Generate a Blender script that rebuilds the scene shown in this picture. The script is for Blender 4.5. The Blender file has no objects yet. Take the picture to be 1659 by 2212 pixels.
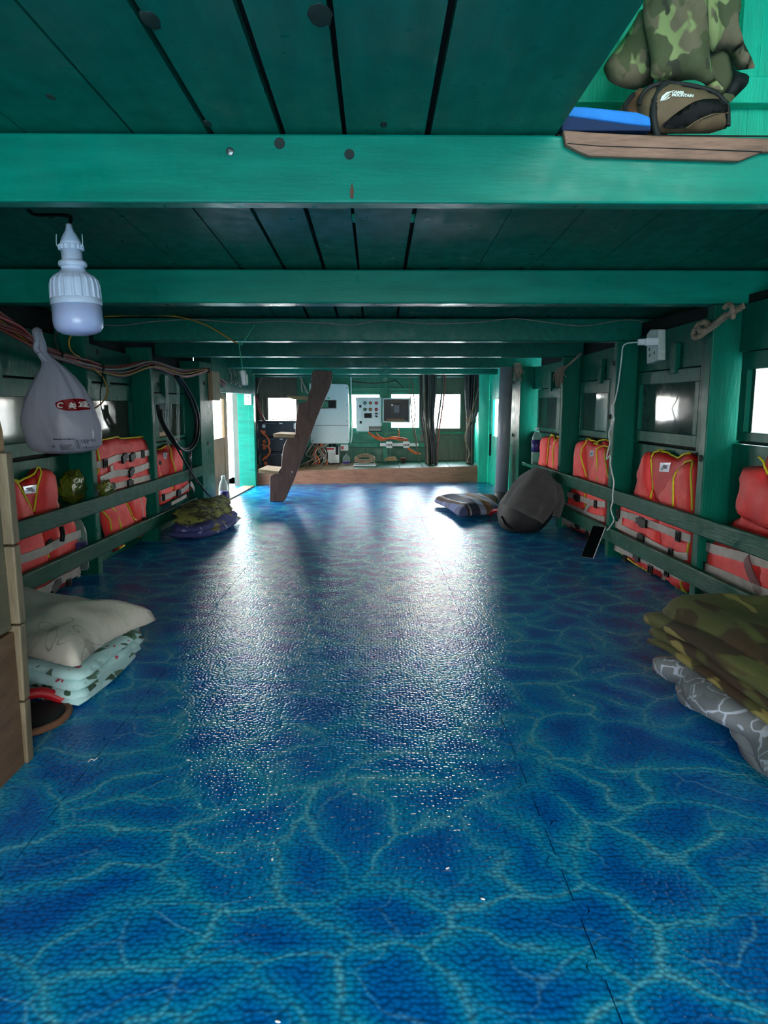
import bpy, bmesh, math, random
from math import sin, cos, pi, sqrt, radians, atan2, exp
from mathutils import Vector, Matrix, noise
from mathutils.geometry import delaunay_2d_cdt
random.seed(7)
sc = bpy.context.scene
COL = sc.collection

# ---------------------------------------------------------------- camera
cd = bpy.data.cameras.new('camera'); cam = bpy.data.objects.new('camera', cd); COL.objects.link(cam)
cd.sensor_fit = 'HORIZONTAL'; cd.sensor_width = 36.0; cd.lens = 1530.0/1659.0*36.0
cd.clip_start = 0.02; cd.clip_end = 2000
cam.location = (0, 0, 1.0)
cam.rotation_euler = (radians(90-8.7687), 0, radians(-0.6477))
sc.camera = cam

# ---------------------------------------------------------------- world (pale hazy sky)
w = bpy.data.worlds.new('sky'); sc.world = w; w.use_nodes = True
nt = w.node_tree; nt.nodes.clear()
wo = nt.nodes.new('ShaderNodeOutputWorld'); bg = nt.nodes.new('ShaderNodeBackground')
tc = nt.nodes.new('ShaderNodeTexCoord'); sx = nt.nodes.new('ShaderNodeSeparateXYZ'); rp = nt.nodes.new('ShaderNodeValToRGB')
rp.color_ramp.elements[0].position = 0.0; rp.color_ramp.elements[0].color = (1.0, 0.97, 0.92, 1)
rp.color_ramp.elements[1].position = 0.6; rp.color_ramp.elements[1].color = (0.74, 0.88, 1.0, 1)
nt.links.new(tc.outputs['Generated'], sx.inputs[0]); nt.links.new(sx.outputs['Z'], rp.inputs[0])
nt.links.new(rp.outputs[0], bg.inputs['Color'])
# hazy sun glow over the stern: the sky brightens smoothly towards +Y
vm = nt.nodes.new('ShaderNodeVectorMath'); vm.operation = 'DOT_PRODUCT'; vm.inputs[1].default_value = (0.0, 0.97, 0.24)
nt.links.new(tc.outputs['Generated'], vm.inputs[0])
mr = nt.nodes.new('ShaderNodeMapRange'); mr.inputs['From Min'].default_value = -1; mr.inputs['From Max'].default_value = 1; nt.links.new(vm.outputs['Value'], mr.inputs['Value'])
pw_ = nt.nodes.new('ShaderNodeMath'); pw_.operation = 'POWER'; pw_.inputs[1].default_value = 3.0; nt.links.new(mr.outputs[0], pw_.inputs[0])
ma = nt.nodes.new('ShaderNodeMath'); ma.operation = 'MULTIPLY_ADD'; ma.inputs[1].default_value = 21.0; ma.inputs[2].default_value = 5.0; nt.links.new(pw_.outputs[0], ma.inputs[0])
nt.links.new(ma.outputs[0], bg.inputs['Strength'])
nt.links.new(bg.outputs[0], wo.inputs['Surface'])

# ---------------------------------------------------------------- view
sc.view_settings.view_transform = 'Standard'; sc.view_settings.look = 'None'
sc.view_settings.gamma = 1.0; sc.view_settings.use_curve_mapping = False
sc.view_settings.exposure = 1.1
sc.cycles.use_denoising = True
sc.cycles.max_bounces = 10; sc.cycles.diffuse_bounces = 6; sc.cycles.transparent_max_bounces = 16

# ================================================================ materials
def srgb(r, g, b):
    f = lambda c: (c/255/12.92) if c/255 <= .04045 else ((c/255+.055)/1.055)**2.4
    return (f(r), f(g), f(b), 1)
class NT:
    def __init__(s, name):
        s.m = bpy.data.materials.new(name); s.m.use_nodes = True; s.t = s.m.node_tree
        s.b = s.t.nodes['Principled BSDF']; s.out = s.t.nodes['Material Output']
    def n(s, typ, **kw):
        nd = s.t.nodes.new('ShaderNode'+typ)
        for k, v in kw.items():
            if k.startswith('i_'):
                key = k[2:]; key = int(key) if key.isdigit() else key.replace('_', ' ')
                nd.inputs[key].default_value = v
            else: setattr(nd, k, v)
        return nd
    def l(s, a, b): s.t.links.new(a, b)
    def set(s, **kw):
        for k, v in kw.items(): s.b.inputs[k.replace('_', ' ')].default_value = v
    def ramp(s, fac, stops, interp='LINEAR'):
        r = s.n('ValToRGB'); cr = r.color_ramp; cr.interpolation = interp
        while len(cr.elements) < len(stops): cr.elements.new(0.5)
        for e, (p, c) in zip(cr.elements, stops): e.position = p; e.color = c if len(c) == 4 else (*c, 1)
        s.l(fac, r.inputs[0]); return r.outputs[0]
    def mix(s, fac, a, b, mode='MIX'):
        m = s.n('MixRGB', blend_type=mode)
        for k, v in ((0, fac), (1, a), (2, b)):
            if hasattr(v, 'links') or hasattr(v, 'is_linked'): s.l(v, m.inputs[k])
            else: m.inputs[k].default_value = v
        return m.outputs[0]
    def math(s, op, a, b=0.0, clamp=False):
        m = s.n('Math', operation=op, use_clamp=clamp)
        for k, v in ((0, a), (1, b)):
            if hasattr(v, 'is_linked'): s.l(v, m.inputs[k])
            else: m.inputs[k].default_value = v
        return m.outputs[0]
    def pos(s, scale=(1, 1, 1), rot=(0, 0, 0), loc=(0, 0, 0)):
        g = s.n('NewGeometry'); mp = s.n('Mapping'); s.l(g.outputs['Position'], mp.inputs[0])
        mp.inputs['Scale'].default_value = scale; mp.inputs['Rotation'].default_value = rot; mp.inputs['Location'].default_value = loc
        return mp.outputs[0]
    def uv(s, scale=(1, 1, 1), rot=(0, 0, 0), loc=(0, 0, 0)):
        g = s.n('TexCoord'); mp = s.n('Mapping'); s.l(g.outputs['UV'], mp.inputs[0])
        mp.inputs['Scale'].default_value = scale; mp.inputs['Rotation'].default_value = rot; mp.inputs['Location'].default_value = loc
        return mp.outputs[0]
    def noise(s, v, scale, detail=3, rough=.5):
        nd = s.n('TexNoise', i_Scale=scale, i_Detail=detail, i_Roughness=rough); s.l(v, nd.inputs['Vector']); return nd.outputs['Fac']
    def bump(s, h, strength=.3, dist=.01):
        b = s.n('Bump', i_Strength=strength, i_Distance=dist); s.l(h, b.inputs['Height']); s.l(b.outputs[0], s.b.inputs['Normal'])

def simple(name, col, rough=.5, metal=0., var=.12, scale=30, bump=0., bscale=200, **kw):
    t = NT(name); c = srgb(*col); v = t.pos()
    f = t.noise(v, scale)
    lo = tuple(x*(1-var) for x in c[:3]); hi = tuple(min(1, x*(1+var)) for x in c[:3])
    t.l(t.ramp(f, [(.3, lo), (.7, hi)]), t.b.inputs['Base Color'])
    t.set(Roughness=rough, Metallic=metal)
    if bump: t.bump(t.noise(v, bscale, 2), bump, .004)
    for k, val in kw.items(): t.b.inputs[k.replace('_', ' ')].default_value = val
    return t.m

def paint(name, col, rough=.32, scuff=.5, stretch=(1, 1, 1), bstr=.25, scuffcol=(25, 60, 52), spec=.5):
    t = NT(name); v = t.pos(stretch); v0 = t.pos()
    c = srgb(*col)
    f = t.noise(v, 6, 4)
    base = t.ramp(f, [(.3, tuple(x*.82 for x in c[:3])), (.7, tuple(min(1, x*1.15) for x in c[:3]))])
    sp = t.noise(v0, 9, 6, .65)
    m = t.ramp(sp, [(.70, (0, 0, 0)), (.80, (scuff,)*3)])
    base = t.mix(m, base, srgb(*scuffcol))
    sp2 = t.noise(v, 40, 3, .6)
    m2 = t.ramp(sp2, [(.70, (0, 0, 0)), (.76, (scuff*.5,)*3)])
    base = t.mix(m2, base, srgb(40, 160, 140))
    t.l(base, t.b.inputs['Base Color'])
    r = t.ramp(t.noise(v0, 14, 3), [(.3, (rough-.08,)*3), (.7, (rough+.14,)*3)])
    t.l(r, t.b.inputs['Roughness'])
    h = t.math('ADD', t.noise(v, 30, 3), t.math('MULTIPLY', t.noise(v0, 5, 2), 2.0))
    t.bump(h, bstr, .006)
    t.set(IOR=1.45); t.b.inputs['Specular IOR Level'].default_value = spec
    return t.m

def wood(name, dark, light, axis=(1, 8, 8), rough=.55, stain=.3, rot=(0, 0, 0)):
    t = NT(name); v = t.pos(axis, rot)
    n1 = t.noise(v, 5, 6, .6); n2 = t.noise(v, 22, 4, .6)
    f = t.math('ADD', t.math('MULTIPLY', n1, .65), t.math('MULTIPLY', n2, .35))
    base = t.ramp(f, [(.33, srgb(*dark)), (.66, srgb(*light))])
    s = t.noise(t.pos(), 3.5, 5, .6)
    base = t.mix(t.ramp(s, [(.55, (0, 0, 0)), (.8, (stain,)*3)]), base, srgb(*[int(x*.45) for x in dark]))
    t.l(base, t.b.inputs['Base Color']); t.set(Roughness=rough); t.bump(n2, .25, .004)
    return t.m

M = {}
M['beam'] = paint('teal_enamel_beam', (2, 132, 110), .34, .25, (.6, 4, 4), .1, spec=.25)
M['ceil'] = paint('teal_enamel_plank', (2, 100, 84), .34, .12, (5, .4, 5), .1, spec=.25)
M['wall'] = paint('green_enamel_wall', (7, 94, 76), .34, .3, (3, 3, .5), .35, spec=.1)
M['rail'] = paint('green_enamel_rail', (7, 82, 64), .4, .3, (4, .4, 4), .25, spec=.1)
M['bright'] = paint('aqua_enamel', (26, 196, 164), .38, .6, (4, 4, .6), .3, (30, 80, 70))
M['farwall'] = paint('worn_green_enamel', (22, 122, 98), .4, .6, (3, 3, .5), .3, (60, 66, 58))
M['greyboard'] = paint('weathered_board', (100, 102, 92), .55, .6, (4, 4, .5), .3, (50, 48, 42))
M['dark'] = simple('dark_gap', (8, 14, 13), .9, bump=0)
M['ply_low'] = wood('brown_plywood', (92, 64, 44), (130, 96, 68), (6, 1, 6), .5, .3)
M['ply_up'] = wood('grey_plywood', (92, 86, 68), (124, 116, 92), (6, 1, 6), .6, .4)
M['strip'] = wood('worn_edge_strip', (96, 82, 60), (140, 124, 98), (8, 8, 1), .6, .4)
M['oldwood'] = wood('old_timber', (120, 84, 50), (176, 134, 88), (8, 8, 1), .6, .4)
M['stair'] = wood('dark_red_timber', (62, 36, 30), (98, 66, 54), (5, 5, 1.2), .55, .3, (0, radians(-22), 0))
M['tread'] = wood('pale_tread', (120, 92, 62), (172, 142, 104), (2, 8, 8), .6, .3)
M['platwood'] = wood('red_brown_board', (124, 84, 64), (174, 124, 98), (1, 8, 8), .55, .3)
M['hatchwood'] = wood('bare_hatch_timber', (104, 72, 58), (152, 110, 90), (1.2, 8, 10), .6, .5)
M['dooredge'] = wood('door_timber', (128, 98, 66), (186, 152, 112), (8, 8, 1), .6, .3)

def floor_mat():
    t = NT('blue_water_print_foam')
    v0 = t.pos()
    def warp(sc1, amt, src):
        dn = t.n('TexNoise', i_Scale=sc1, i_Detail=2.0, i_Roughness=.5); t.l(v0, dn.inputs['Vector'])
        sub = t.n('VectorMath', operation='SUBTRACT'); t.l(dn.outputs['Color'], sub.inputs[0]); sub.inputs[1].default_value = (.5, .5, .5)
        scl = t.n('VectorMath', operation='SCALE'); t.l(sub.outputs[0], scl.inputs[0]); scl.inputs['Scale'].default_value = amt
        add = t.n('VectorMath', operation='ADD'); t.l(src, add.inputs[0]); t.l(scl.outputs[0], add.inputs[1]); return add.outputs[0]
    wv_ = warp(9., .09, warp(2.2, .42, v0))
    def vor(scale, off, feat='DISTANCE_TO_EDGE', out='Distance'):
        mp = t.n('Mapping'); t.l(wv_, mp.inputs[0]); mp.inputs['Location'].default_value = off; mp.inputs['Scale'].default_value = (.78, 1, 0)
        v = t.n('TexVoronoi', voronoi_dimensions='2D', feature=feat, i_Scale=scale); t.l(mp.outputs[0], v.inputs['Vector'])
        return v.outputs[out]
    d1 = vor(5.2, (0, 0, 0)); d2 = vor(7.6, (3.3, 1.7, 0))
    wv = t.noise(v0, 4.2, 2); wv2 = t.noise(t.pos(loc=(4, 9, 0)), 3.4, 2)
    inv = lambda d, w_: t.math('SUBTRACT', 1.0, t.math('DIVIDE', d, w_), True)
    # broad lighter water between dark cells
    br = t.math('ADD', t.math('MULTIPLY', inv(d1, .36), .55), t.math('MULTIPLY', wv2, .75))
    base = t.ramp(br, [(.26, srgb(0, 94, 176)), (.48, srgb(0, 114, 190)), (.72, srgb(3, 138, 196)), (.98, srgb(20, 158, 194))])
    m1 = t.ramp(wv, [(.40, (0, 0, 0)), (.60, (1, 1, 1))]); m2 = t.ramp(wv2, [(.45, (0, 0, 0)), (.62, (1, 1, 1))])
    ln = t.math('ADD', t.math('MULTIPLY', t.math('POWER', inv(d1, .060), 1.5), t.math('ADD', t.math('MULTIPLY', m1, .8), .12)), t.math('MULTIPLY', t.math('POWER', inv(d2, .05), 1.2), t.math('MULTIPLY', m2, .55)), True)
    base = t.mix(t.math('MULTIPLY', ln, .62), base, srgb(132, 214, 222))
    # pebbled foam relief, groove shade painted in by darkening the base colour
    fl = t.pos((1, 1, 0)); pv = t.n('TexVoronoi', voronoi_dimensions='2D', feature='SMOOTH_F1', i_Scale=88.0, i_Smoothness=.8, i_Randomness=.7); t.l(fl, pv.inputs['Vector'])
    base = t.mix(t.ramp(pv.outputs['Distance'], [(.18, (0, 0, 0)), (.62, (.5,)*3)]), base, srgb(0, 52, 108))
    t.l(base, t.b.inputs['Base Color'])
    h = t.math('SUBTRACT', 1.0, t.math('POWER', pv.outputs['Distance'], 1.6))
    big = t.noise(t.pos((1, 1, 0)), 2.2, 2)
    t.bump(t.math('ADD', h, t.math('MULTIPLY', big, .35)), .6, .0042)
    t.set(Roughness=.17, IOR=1.4)
    return t.m
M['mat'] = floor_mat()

def fabric(name, col, rough=.8, var=.15, bump=.25, scale=220, sheen=0.):
    t = NT(name); c = srgb(*col); v = t.pos()
    f = t.noise(v, 18, 3); g = t.noise(v, scale, 2)
    t.l(t.ramp(f, [(.3, tuple(x*(1-var) for x in c[:3])), (.7, tuple(min(1, x*(1+var)) for x in c[:3]))]), t.b.inputs['Base Color'])
    t.set(Roughness=rough); t.b.inputs['Sheen Weight'].default_value = sheen
    t.bump(t.math('ADD', g, t.math('MULTIPLY', f, 3.)), bump, .004)
    return t.m
M['orange'] = fabric('fluorescent_orange_nylon', (255, 70, 68), .62, .1, .35, 160)
M['orange2'] = fabric('red_orange_lining', (216, 20, 22), .62, .1, .3, 160)
M['lime'] = simple('lime_piping', (226, 214, 40), .6, var=.1)
M['webbing'] = fabric('grey_reflective_webbing', (178, 168, 160), .5, .15, .3, 300)
M['maroon'] = fabric('maroon_webbing', (112, 40, 48), .6, .15, .3, 300)
M['black'] = simple('black_plastic', (16, 16, 18), .45, var=.2, Specular_IOR_Level=.15)
M['blackcloth'] = fabric('black_nylon', (24, 24, 26), .7, .2, .3, 250)
M['silver'] = simple('silver_label', (186, 190, 204), .3, .3, .2, 60)
M['white'] = simple('white_plastic', (226, 230, 232), .35, var=.04)
M['offwhite'] = simple('worn_white_plastic', (200, 208, 200), .45, var=.12, scale=50)
M['bulb'] = simple('white_lamp_body', (214, 222, 244), .35, var=.05)
M['diffuser'] = simple('milky_diffuser', (196, 202, 242), .2, var=.04, scale=8, Subsurface_Weight=.3)
M['panelwhite'] = simple('powder_coat_white', (206, 220, 222), .4, var=.04)
M['bat'] = simple('charcoal_case', (70, 78, 84), .45, var=.08, Specular_IOR_Level=.2)
M['batface'] = simple('charcoal_face', (58, 64, 72), .45, var=.08, Specular_IOR_Level=.15)
M['screen'] = simple('dark_display', (16, 22, 24), .45, Specular_IOR_Level=.15, var=.1)
M['red'] = simple('red_button', (186, 26, 40), .35, var=.05)
M['green'] = simple('green_button', (10, 110, 84), .35, var=.05)
M['amber'] = simple('amber_button', (200, 120, 50), .35, var=.05)
M['orangewire'] = simple('orange_cable', (226, 108, 58), .5, var=.15)
M['redwire'] = simple('red_brown_wire', (146, 66, 60), .5, var=.3, scale=60)
M['redwire2'] = simple('pinkish_red_wire', (196, 84, 84), .5, var=.2, scale=60)
M['greywire'] = simple('grey_wire', (150, 138, 128), .5, var=.2, scale=60)
M['yellowwire'] = simple('yellow_cable', (186, 140, 44), .5, var=.15)
M['greencord'] = simple('green_cord', (60, 176, 140), .6, var=.15)
M['whitewire'] = simple('white_cable', (214, 224, 222), .4, var=.05)
M['hose'] = simple('black_hose', (30, 34, 34), .45, var=.15, Specular_IOR_Level=.2)
M['darkcable'] = simple('dark_cable', (58, 58, 54), .5, var=.3, scale=20)
M['olivecable'] = simple('olive_cable', (98, 92, 74), .5, var=.3, scale=20)
M['pvc'] = simple('grey_pvc', (140, 142, 148), .35, var=.1, scale=8)
M['pvcdark'] = simple('dirty_pvc', (70, 70, 70), .45, var=.2, scale=20)
M['rope'] = fabric('hemp_rope', (142, 122, 102), .9, .3, .6, 120)
M['steel'] = simple('dull_steel', (120, 126, 126), .35, .8, .2, 40)
M['knot'] = simple('wood_knot', (34, 44, 40), .7, var=.3)
M['rust'] = simple('rust_mark', (110, 72, 50), .7, var=.3)
M['towel'] = fabric('grey_terry', (72, 70, 70), .95, .15, .8, 420, .3)
M['foamblue'] = fabric('bright_blue_foam', (34, 122, 206), .8, .1, .4, 120)
M['foamshade'] = fabric('shaded_blue_foam', (5, 36, 78), .8, .1, .4, 120)  # navy stands in for shade on the blue foam's underside
M['bagbrown'] = fabric('taupe_polyester', (104, 84, 62), .75, .12, .3, 300)
M['bagtan'] = fabric('russet_cloth', (120, 78, 56), .8, .3, .3, 200)
M['print'] = simple('white_print', (236, 236, 230), .6, var=.03)
M['blackprint'] = simple('black_print', (30, 32, 36), .6, var=.03)
M['greyprint'] = simple('grey_print', (110, 110, 124), .6, var=.05)
M['redprint'] = simple('red_print', (176, 14, 30), .45, var=.06)
M['bottlelabel'] = simple('purple_label', (52, 44, 112), .45, var=.25, scale=40)
M['cap'] = simple('pale_cap', (206, 220, 224), .4, var=.05)
M['phone'] = simple('phone_glass', (10, 12, 14), .06, var=.05)
M['phonerim'] = simple('phone_rim', (170, 172, 176), .3, .7, .05)
M['tilegreen'] = paint('dark_green_board', (34, 92, 74), .4, .6, (2, 2, 2), .3, (70, 66, 50))
M['leaf'] = simple('bulwark_green', (10, 190, 130), .4, var=.1)
M['bulwhite'] = simple('bulwark_white', (214, 226, 224), .5, var=.1, scale=6)

def glass(name, tint=(1, 1, 1), rough=.02, refl=.06):
    t = NT(name); t.t.nodes.remove(t.b)
    tr = t.n('BsdfTransparent'); tr.inputs[0].default_value = (*tint, 1)
    gl = t.n('BsdfGlossy'); gl.inputs['Roughness'].default_value = rough
    lw = t.n('LayerWeight', i_Blend=.5); mx = t.n('MixShader'); t.l(t.math('ADD', t.math('MULTIPLY', t.math('POWER', lw.outputs['Facing'], 4.), .8), .0015, True), mx.inputs[0])
    t.l(tr.outputs[0], mx.inputs[1]); t.l(gl.outputs[0], mx.inputs[2]); t.l(mx.outputs[0], t.out.inputs[0])
    return t.m
M['glass'] = glass('clear_glass', (.97, .98, .97))
M['grimyglass'] = glass('grimy_clear_glass', (.21, .22, .22), .05)
M['tube'] = glass('clear_tube', (.78, .84, .82), .1)
def _tube(nm='clear_tube_plastic', base=.22):
    t = NT(nm); t.set(Base_Color=srgb(206, 220, 214), Roughness=.12)
    tr = t.n('BsdfTransparent'); m = t.n('MixShader'); lw = t.n('LayerWeight', i_Blend=.5)
    t.l(t.math('ADD', t.math('MULTIPLY', t.math('POWER', lw.outputs['Facing'], 2.), .6), base, True), m.inputs[0])
    t.l(tr.outputs[0], m.inputs[1]); t.l(t.b.outputs[0], m.inputs[2]); t.l(m.outputs[0], t.out.inputs[0]); return t.m
M['tube'] = _tube()
M['pet'] = _tube('clear_bottle_plastic', .13)
def dim_glass(name, col, spec=.5):
    t = NT(name); v = t.pos(); c = srgb(*col)
    f = t.noise(v, 5, 5, .6)
    t.l(t.ramp(f, [(.3, tuple(x*.7 for x in c[:3])), (.75, tuple(x*1.4 for x in c[:3]))]), t.b.inputs['Base Color'])
    t.set(Roughness=.07, IOR=1.5); t.b.inputs['Specular IOR Level'].default_value = spec; t.bump(t.noise(v, 4, 2), .04, .02)
    return t.m
M['paneR'] = dim_glass('grimy_glass_green', (46, 76, 66))
M['paneL'] = dim_glass('grimy_glass_brown', (58, 66, 56), .12)

def plastic_film(name, col, alpha=.75, rough=.3):
    t = NT(name); t.set(Base_Color=srgb(*col), Roughness=rough)
    tr = t.n('BsdfTransparent'); tl = t.n('BsdfTranslucent'); tl.inputs[0].default_value = srgb(*col)
    m1 = t.n('MixShader'); m1.inputs[0].default_value = .35; t.l(t.b.outputs[0], m1.inputs[1]); t.l(tl.outputs[0], m1.inputs[2])
    m2 = t.n('MixShader'); m2.inputs[0].default_value = alpha; t.l(tr.outputs[0], m2.inputs[1]); t.l(m1.outputs[0], m2.inputs[2])
    t.l(m2.outputs[0], t.out.inputs[0])
    v = t.pos((1, 1, .5)); t.bump(t.noise(v, 26, 4, .6), .6, .01)
    return t.m
M['film'] = plastic_film('white_plastic_film', (206, 204, 220), .82, .25)
M['greenfilm'] = plastic_film('olive_plastic_film', (126, 138, 44), .7, .12)

def camo(name, cols, scale=7, stretch=(1, 1, 1)):
    t = NT(name); v = t.pos(stretch)
    a = t.noise(v, scale, 2, .5); b = t.noise(t.pos(stretch, loc=(5, 3, 1)), scale*1.15, 2, .5); c = t.noise(t.pos(stretch, loc=(11, 8, 3)), scale*1.4, 2, .5)
    base = t.mix(t.ramp(a, [(.48, (0, 0, 0)), (.50, (1, 1, 1))]), srgb(*cols[0]), srgb(*cols[1]))
    base = t.mix(t.ramp(b, [(.53, (0, 0, 0)), (.55, (1, 1, 1))]), base, srgb(*cols[2]))
    base = t.mix(t.ramp(c, [(.60, (0, 0, 0)), (.62, (1, 1, 1))]), base, srgb(*cols[3]))
    t.l(base, t.b.inputs['Base Color']); t.set(Roughness=.85)
    t.bump(t.math('ADD', t.noise(t.pos(), 300, 2), t.math('MULTIPLY', t.noise(t.pos(), 14, 3), 3.)), .3, .005)
    return t.m
M['camo'] = camo('woodland_camouflage', [(148, 158, 104), (116, 104, 82), (84, 88, 60), (66, 66, 52)], 9, (1, 1, .8))
M['olive'] = camo('olive_brown_fleece', [(108, 104, 54), (70, 52, 30), (92, 92, 46), (168, 150, 84)], 4.2, (1.4, .5, 1))
M['camo2'] = camo('olive_green_fleece', [(98, 102, 50), (62, 60, 36), (124, 128, 62), (40, 40, 28)], 8, (1, 1, 2))

def floral(name, ground, cols, scale, seed=0., thr=.2, edge=None):
    t = NT(name); v = t.pos(loc=(seed, seed*.7, 0)); c0 = srgb(*ground)
    dn = t.noise(v, 10, 2); v2 = t.n('VectorMath', operation='ADD'); t.l(v, v2.inputs[0]); sc3 = t.n('VectorMath', operation='SCALE'); sc3.inputs['Scale'].default_value = .16
    cb = t.n('CombineXYZ'); t.l(dn, cb.inputs[0]); t.l(dn, cb.inputs[1]); t.l(cb.outputs[0], sc3.inputs[0]); t.l(sc3.outputs[0], v2.inputs[1])
    base = t.mix(t.noise(v, 4, 2), c0, tuple(x*.85 for x in c0[:3])+(1,))
    for k, cc in enumerate(cols):
        th_ = thr[k] if isinstance(thr, tuple) else thr
        mp = t.n('Mapping'); mp.inputs['Scale'].default_value = (1, .6, 1); mp.inputs['Rotation'].default_value = (0, 0, .8*k); t.l(v2.outputs[0], mp.inputs[0]); mp.inputs['Location'].default_value = (k*2.3, k*1.1, k*.7)
        vo = t.n('TexVoronoi', i_Scale=scale*(1+.25*k), i_Randomness=.9); t.l(mp.outputs[0], vo.inputs['Vector'])
        base = t.mix(t.ramp(vo.outputs['Distance'], [(th_, (1, 1, 1)), (th_+.03, (0, 0, 0))]), base, srgb(*cc))
    if edge:
        vo = t.n('TexVoronoi', feature='DISTANCE_TO_EDGE', i_Scale=scale*.9); t.l(v2.outputs[0], vo.inputs['Vector'])
        base = t.mix(t.ramp(vo.outputs['Distance'], [(.012, (1, 1, 1)), (.026, (0, 0, 0))]), base, srgb(*edge))
    t.l(base, t.b.inputs['Base Color']); t.set(Roughness=.85); t.bump(t.math('ADD', t.noise(t.pos(), 240, 2), t.math('MULTIPLY', t.noise(t.pos(), 20, 2), 3.)), .35, .005)
    return t.m
M['floralblue'] = floral('pale_blue_floral', (186, 222, 222), [(84, 116, 96), (52, 84, 64), (186, 60, 84)], 11, 1.3, (.3, .2, .1))
M['navyfloral'] = floral('navy_floral', (66, 72, 128), [(122, 112, 76), (150, 160, 200), (118, 108, 70)], 8, 4.1, .26)
M['greyfloral'] = floral('grey_petal_fleece', (132, 136, 140), [(112, 116, 122)], 8, 2.2, .2, (196, 202, 216))
M['pinkcloth'] = fabric('pale_pink_cloth', (216, 186, 200), .85)
def pillow_mat():
    t = NT('cream_pillowcase'); v = t.uv()
    base = t.mix(t.noise(t.pos(), 5, 3), srgb(186, 178, 160), srgb(206, 200, 190))
    def flower(cx, cy, r, k):
        nonlocal base
        mp = t.n('Mapping'); t.l(v, mp.inputs[0]); mp.inputs['Location'].default_value = (-cx, -cy, 0)
        s = t.n('SeparateXYZ'); t.l(mp.outputs[0], s.inputs[0])
        ang = t.math('ARCTAN2', s.outputs[1], s.outputs[0])
        rad = t.math('SQRT', t.math('ADD', t.math('POWER', s.outputs[0], 2.), t.math('POWER', s.outputs[1], 2.)))
        pet = t.math('ADD', t.math('MULTIPLY', t.math('COSINE', t.math('ADD', t.math('MULTIPLY', ang, 5.0), k)), r*.36), r*.62)
        d = t.math('ABSOLUTE', t.math('SUBTRACT', rad, pet))
        base = t.mix(t.ramp(d, [(.0012, (.8,)*3), (.003, (0, 0, 0))]), base, srgb(104, 96, 86))
        base = t.mix(t.ramp(rad, [(r*.2, (.5,)*3), (r*.26, (0, 0, 0))]), base, srgb(120, 104, 90))
    for (cx, cy), r, k in zip([(-0.961,2.303),(-0.982,2.012),(-1.099,2.334)], (.105, .11, .09), (.4, 1.5, .2)): flower(cx, cy, r, k)
    t.l(base, t.b.inputs['Base Color']); t.set(Roughness=.7); t.bump(t.math('ADD', t.noise(t.pos((1, 1, .6)), 16, 4), t.math('MULTIPLY', t.noise(t.pos(), 260, 2), .3)), .5, .012)
    return t.m
M['pillow'] = pillow_mat()
def plaid_mat():
    t = NT('checked_cotton'); v = t.uv(); s = t.n('SeparateXYZ'); t.l(v, s.inputs[0])
    bands = [(0, (104, 118, 168)), (.10, (86, 56, 52)), (.15, (214, 214, 222)), (.18, (58, 62, 92)), (.34, (168, 182, 206)), (.44, (122, 92, 62)), (.50, (160, 126, 90)), (.56, (150, 170, 206)), (.70, (232, 236, 240)), (.77, (150, 118, 84)), (1., (150, 118, 84))]
    a = t.ramp(s.outputs[0], [(p, srgb(*c)) for p, c in bands], 'CONSTANT')
    bb = [(0, (255, 255, 255)), (.12, (150, 128, 110)), (.34, (240, 236, 240)), (.42, (176, 150, 120)), (.6, (235, 235, 240)), (.85, (120, 110, 120))]
    b = t.ramp(s.outputs[1], [(p, srgb(*c)) for p, c in bb], 'CONSTANT')
    t.l(t.mix(.6, a, b, 'MULTIPLY'), t.b.inputs['Base Color']); t.set(Roughness=.75)
    t.bump(t.noise(t.pos(), 25, 3), .3, .006)
    return t.m
M['plaid'] = plaid_mat()
def sea_mat():
    t = NT('sea_water'); v = t.pos((1, .4, 1)); t.set(Base_Color=srgb(150, 172, 176), Roughness=.12)
    t.bump(t.math('ADD', t.noise(v, 1.2, 4, .6), t.noise(v, 4, 3)), .6, .3); return t.m
M['sea'] = sea_mat()

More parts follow.
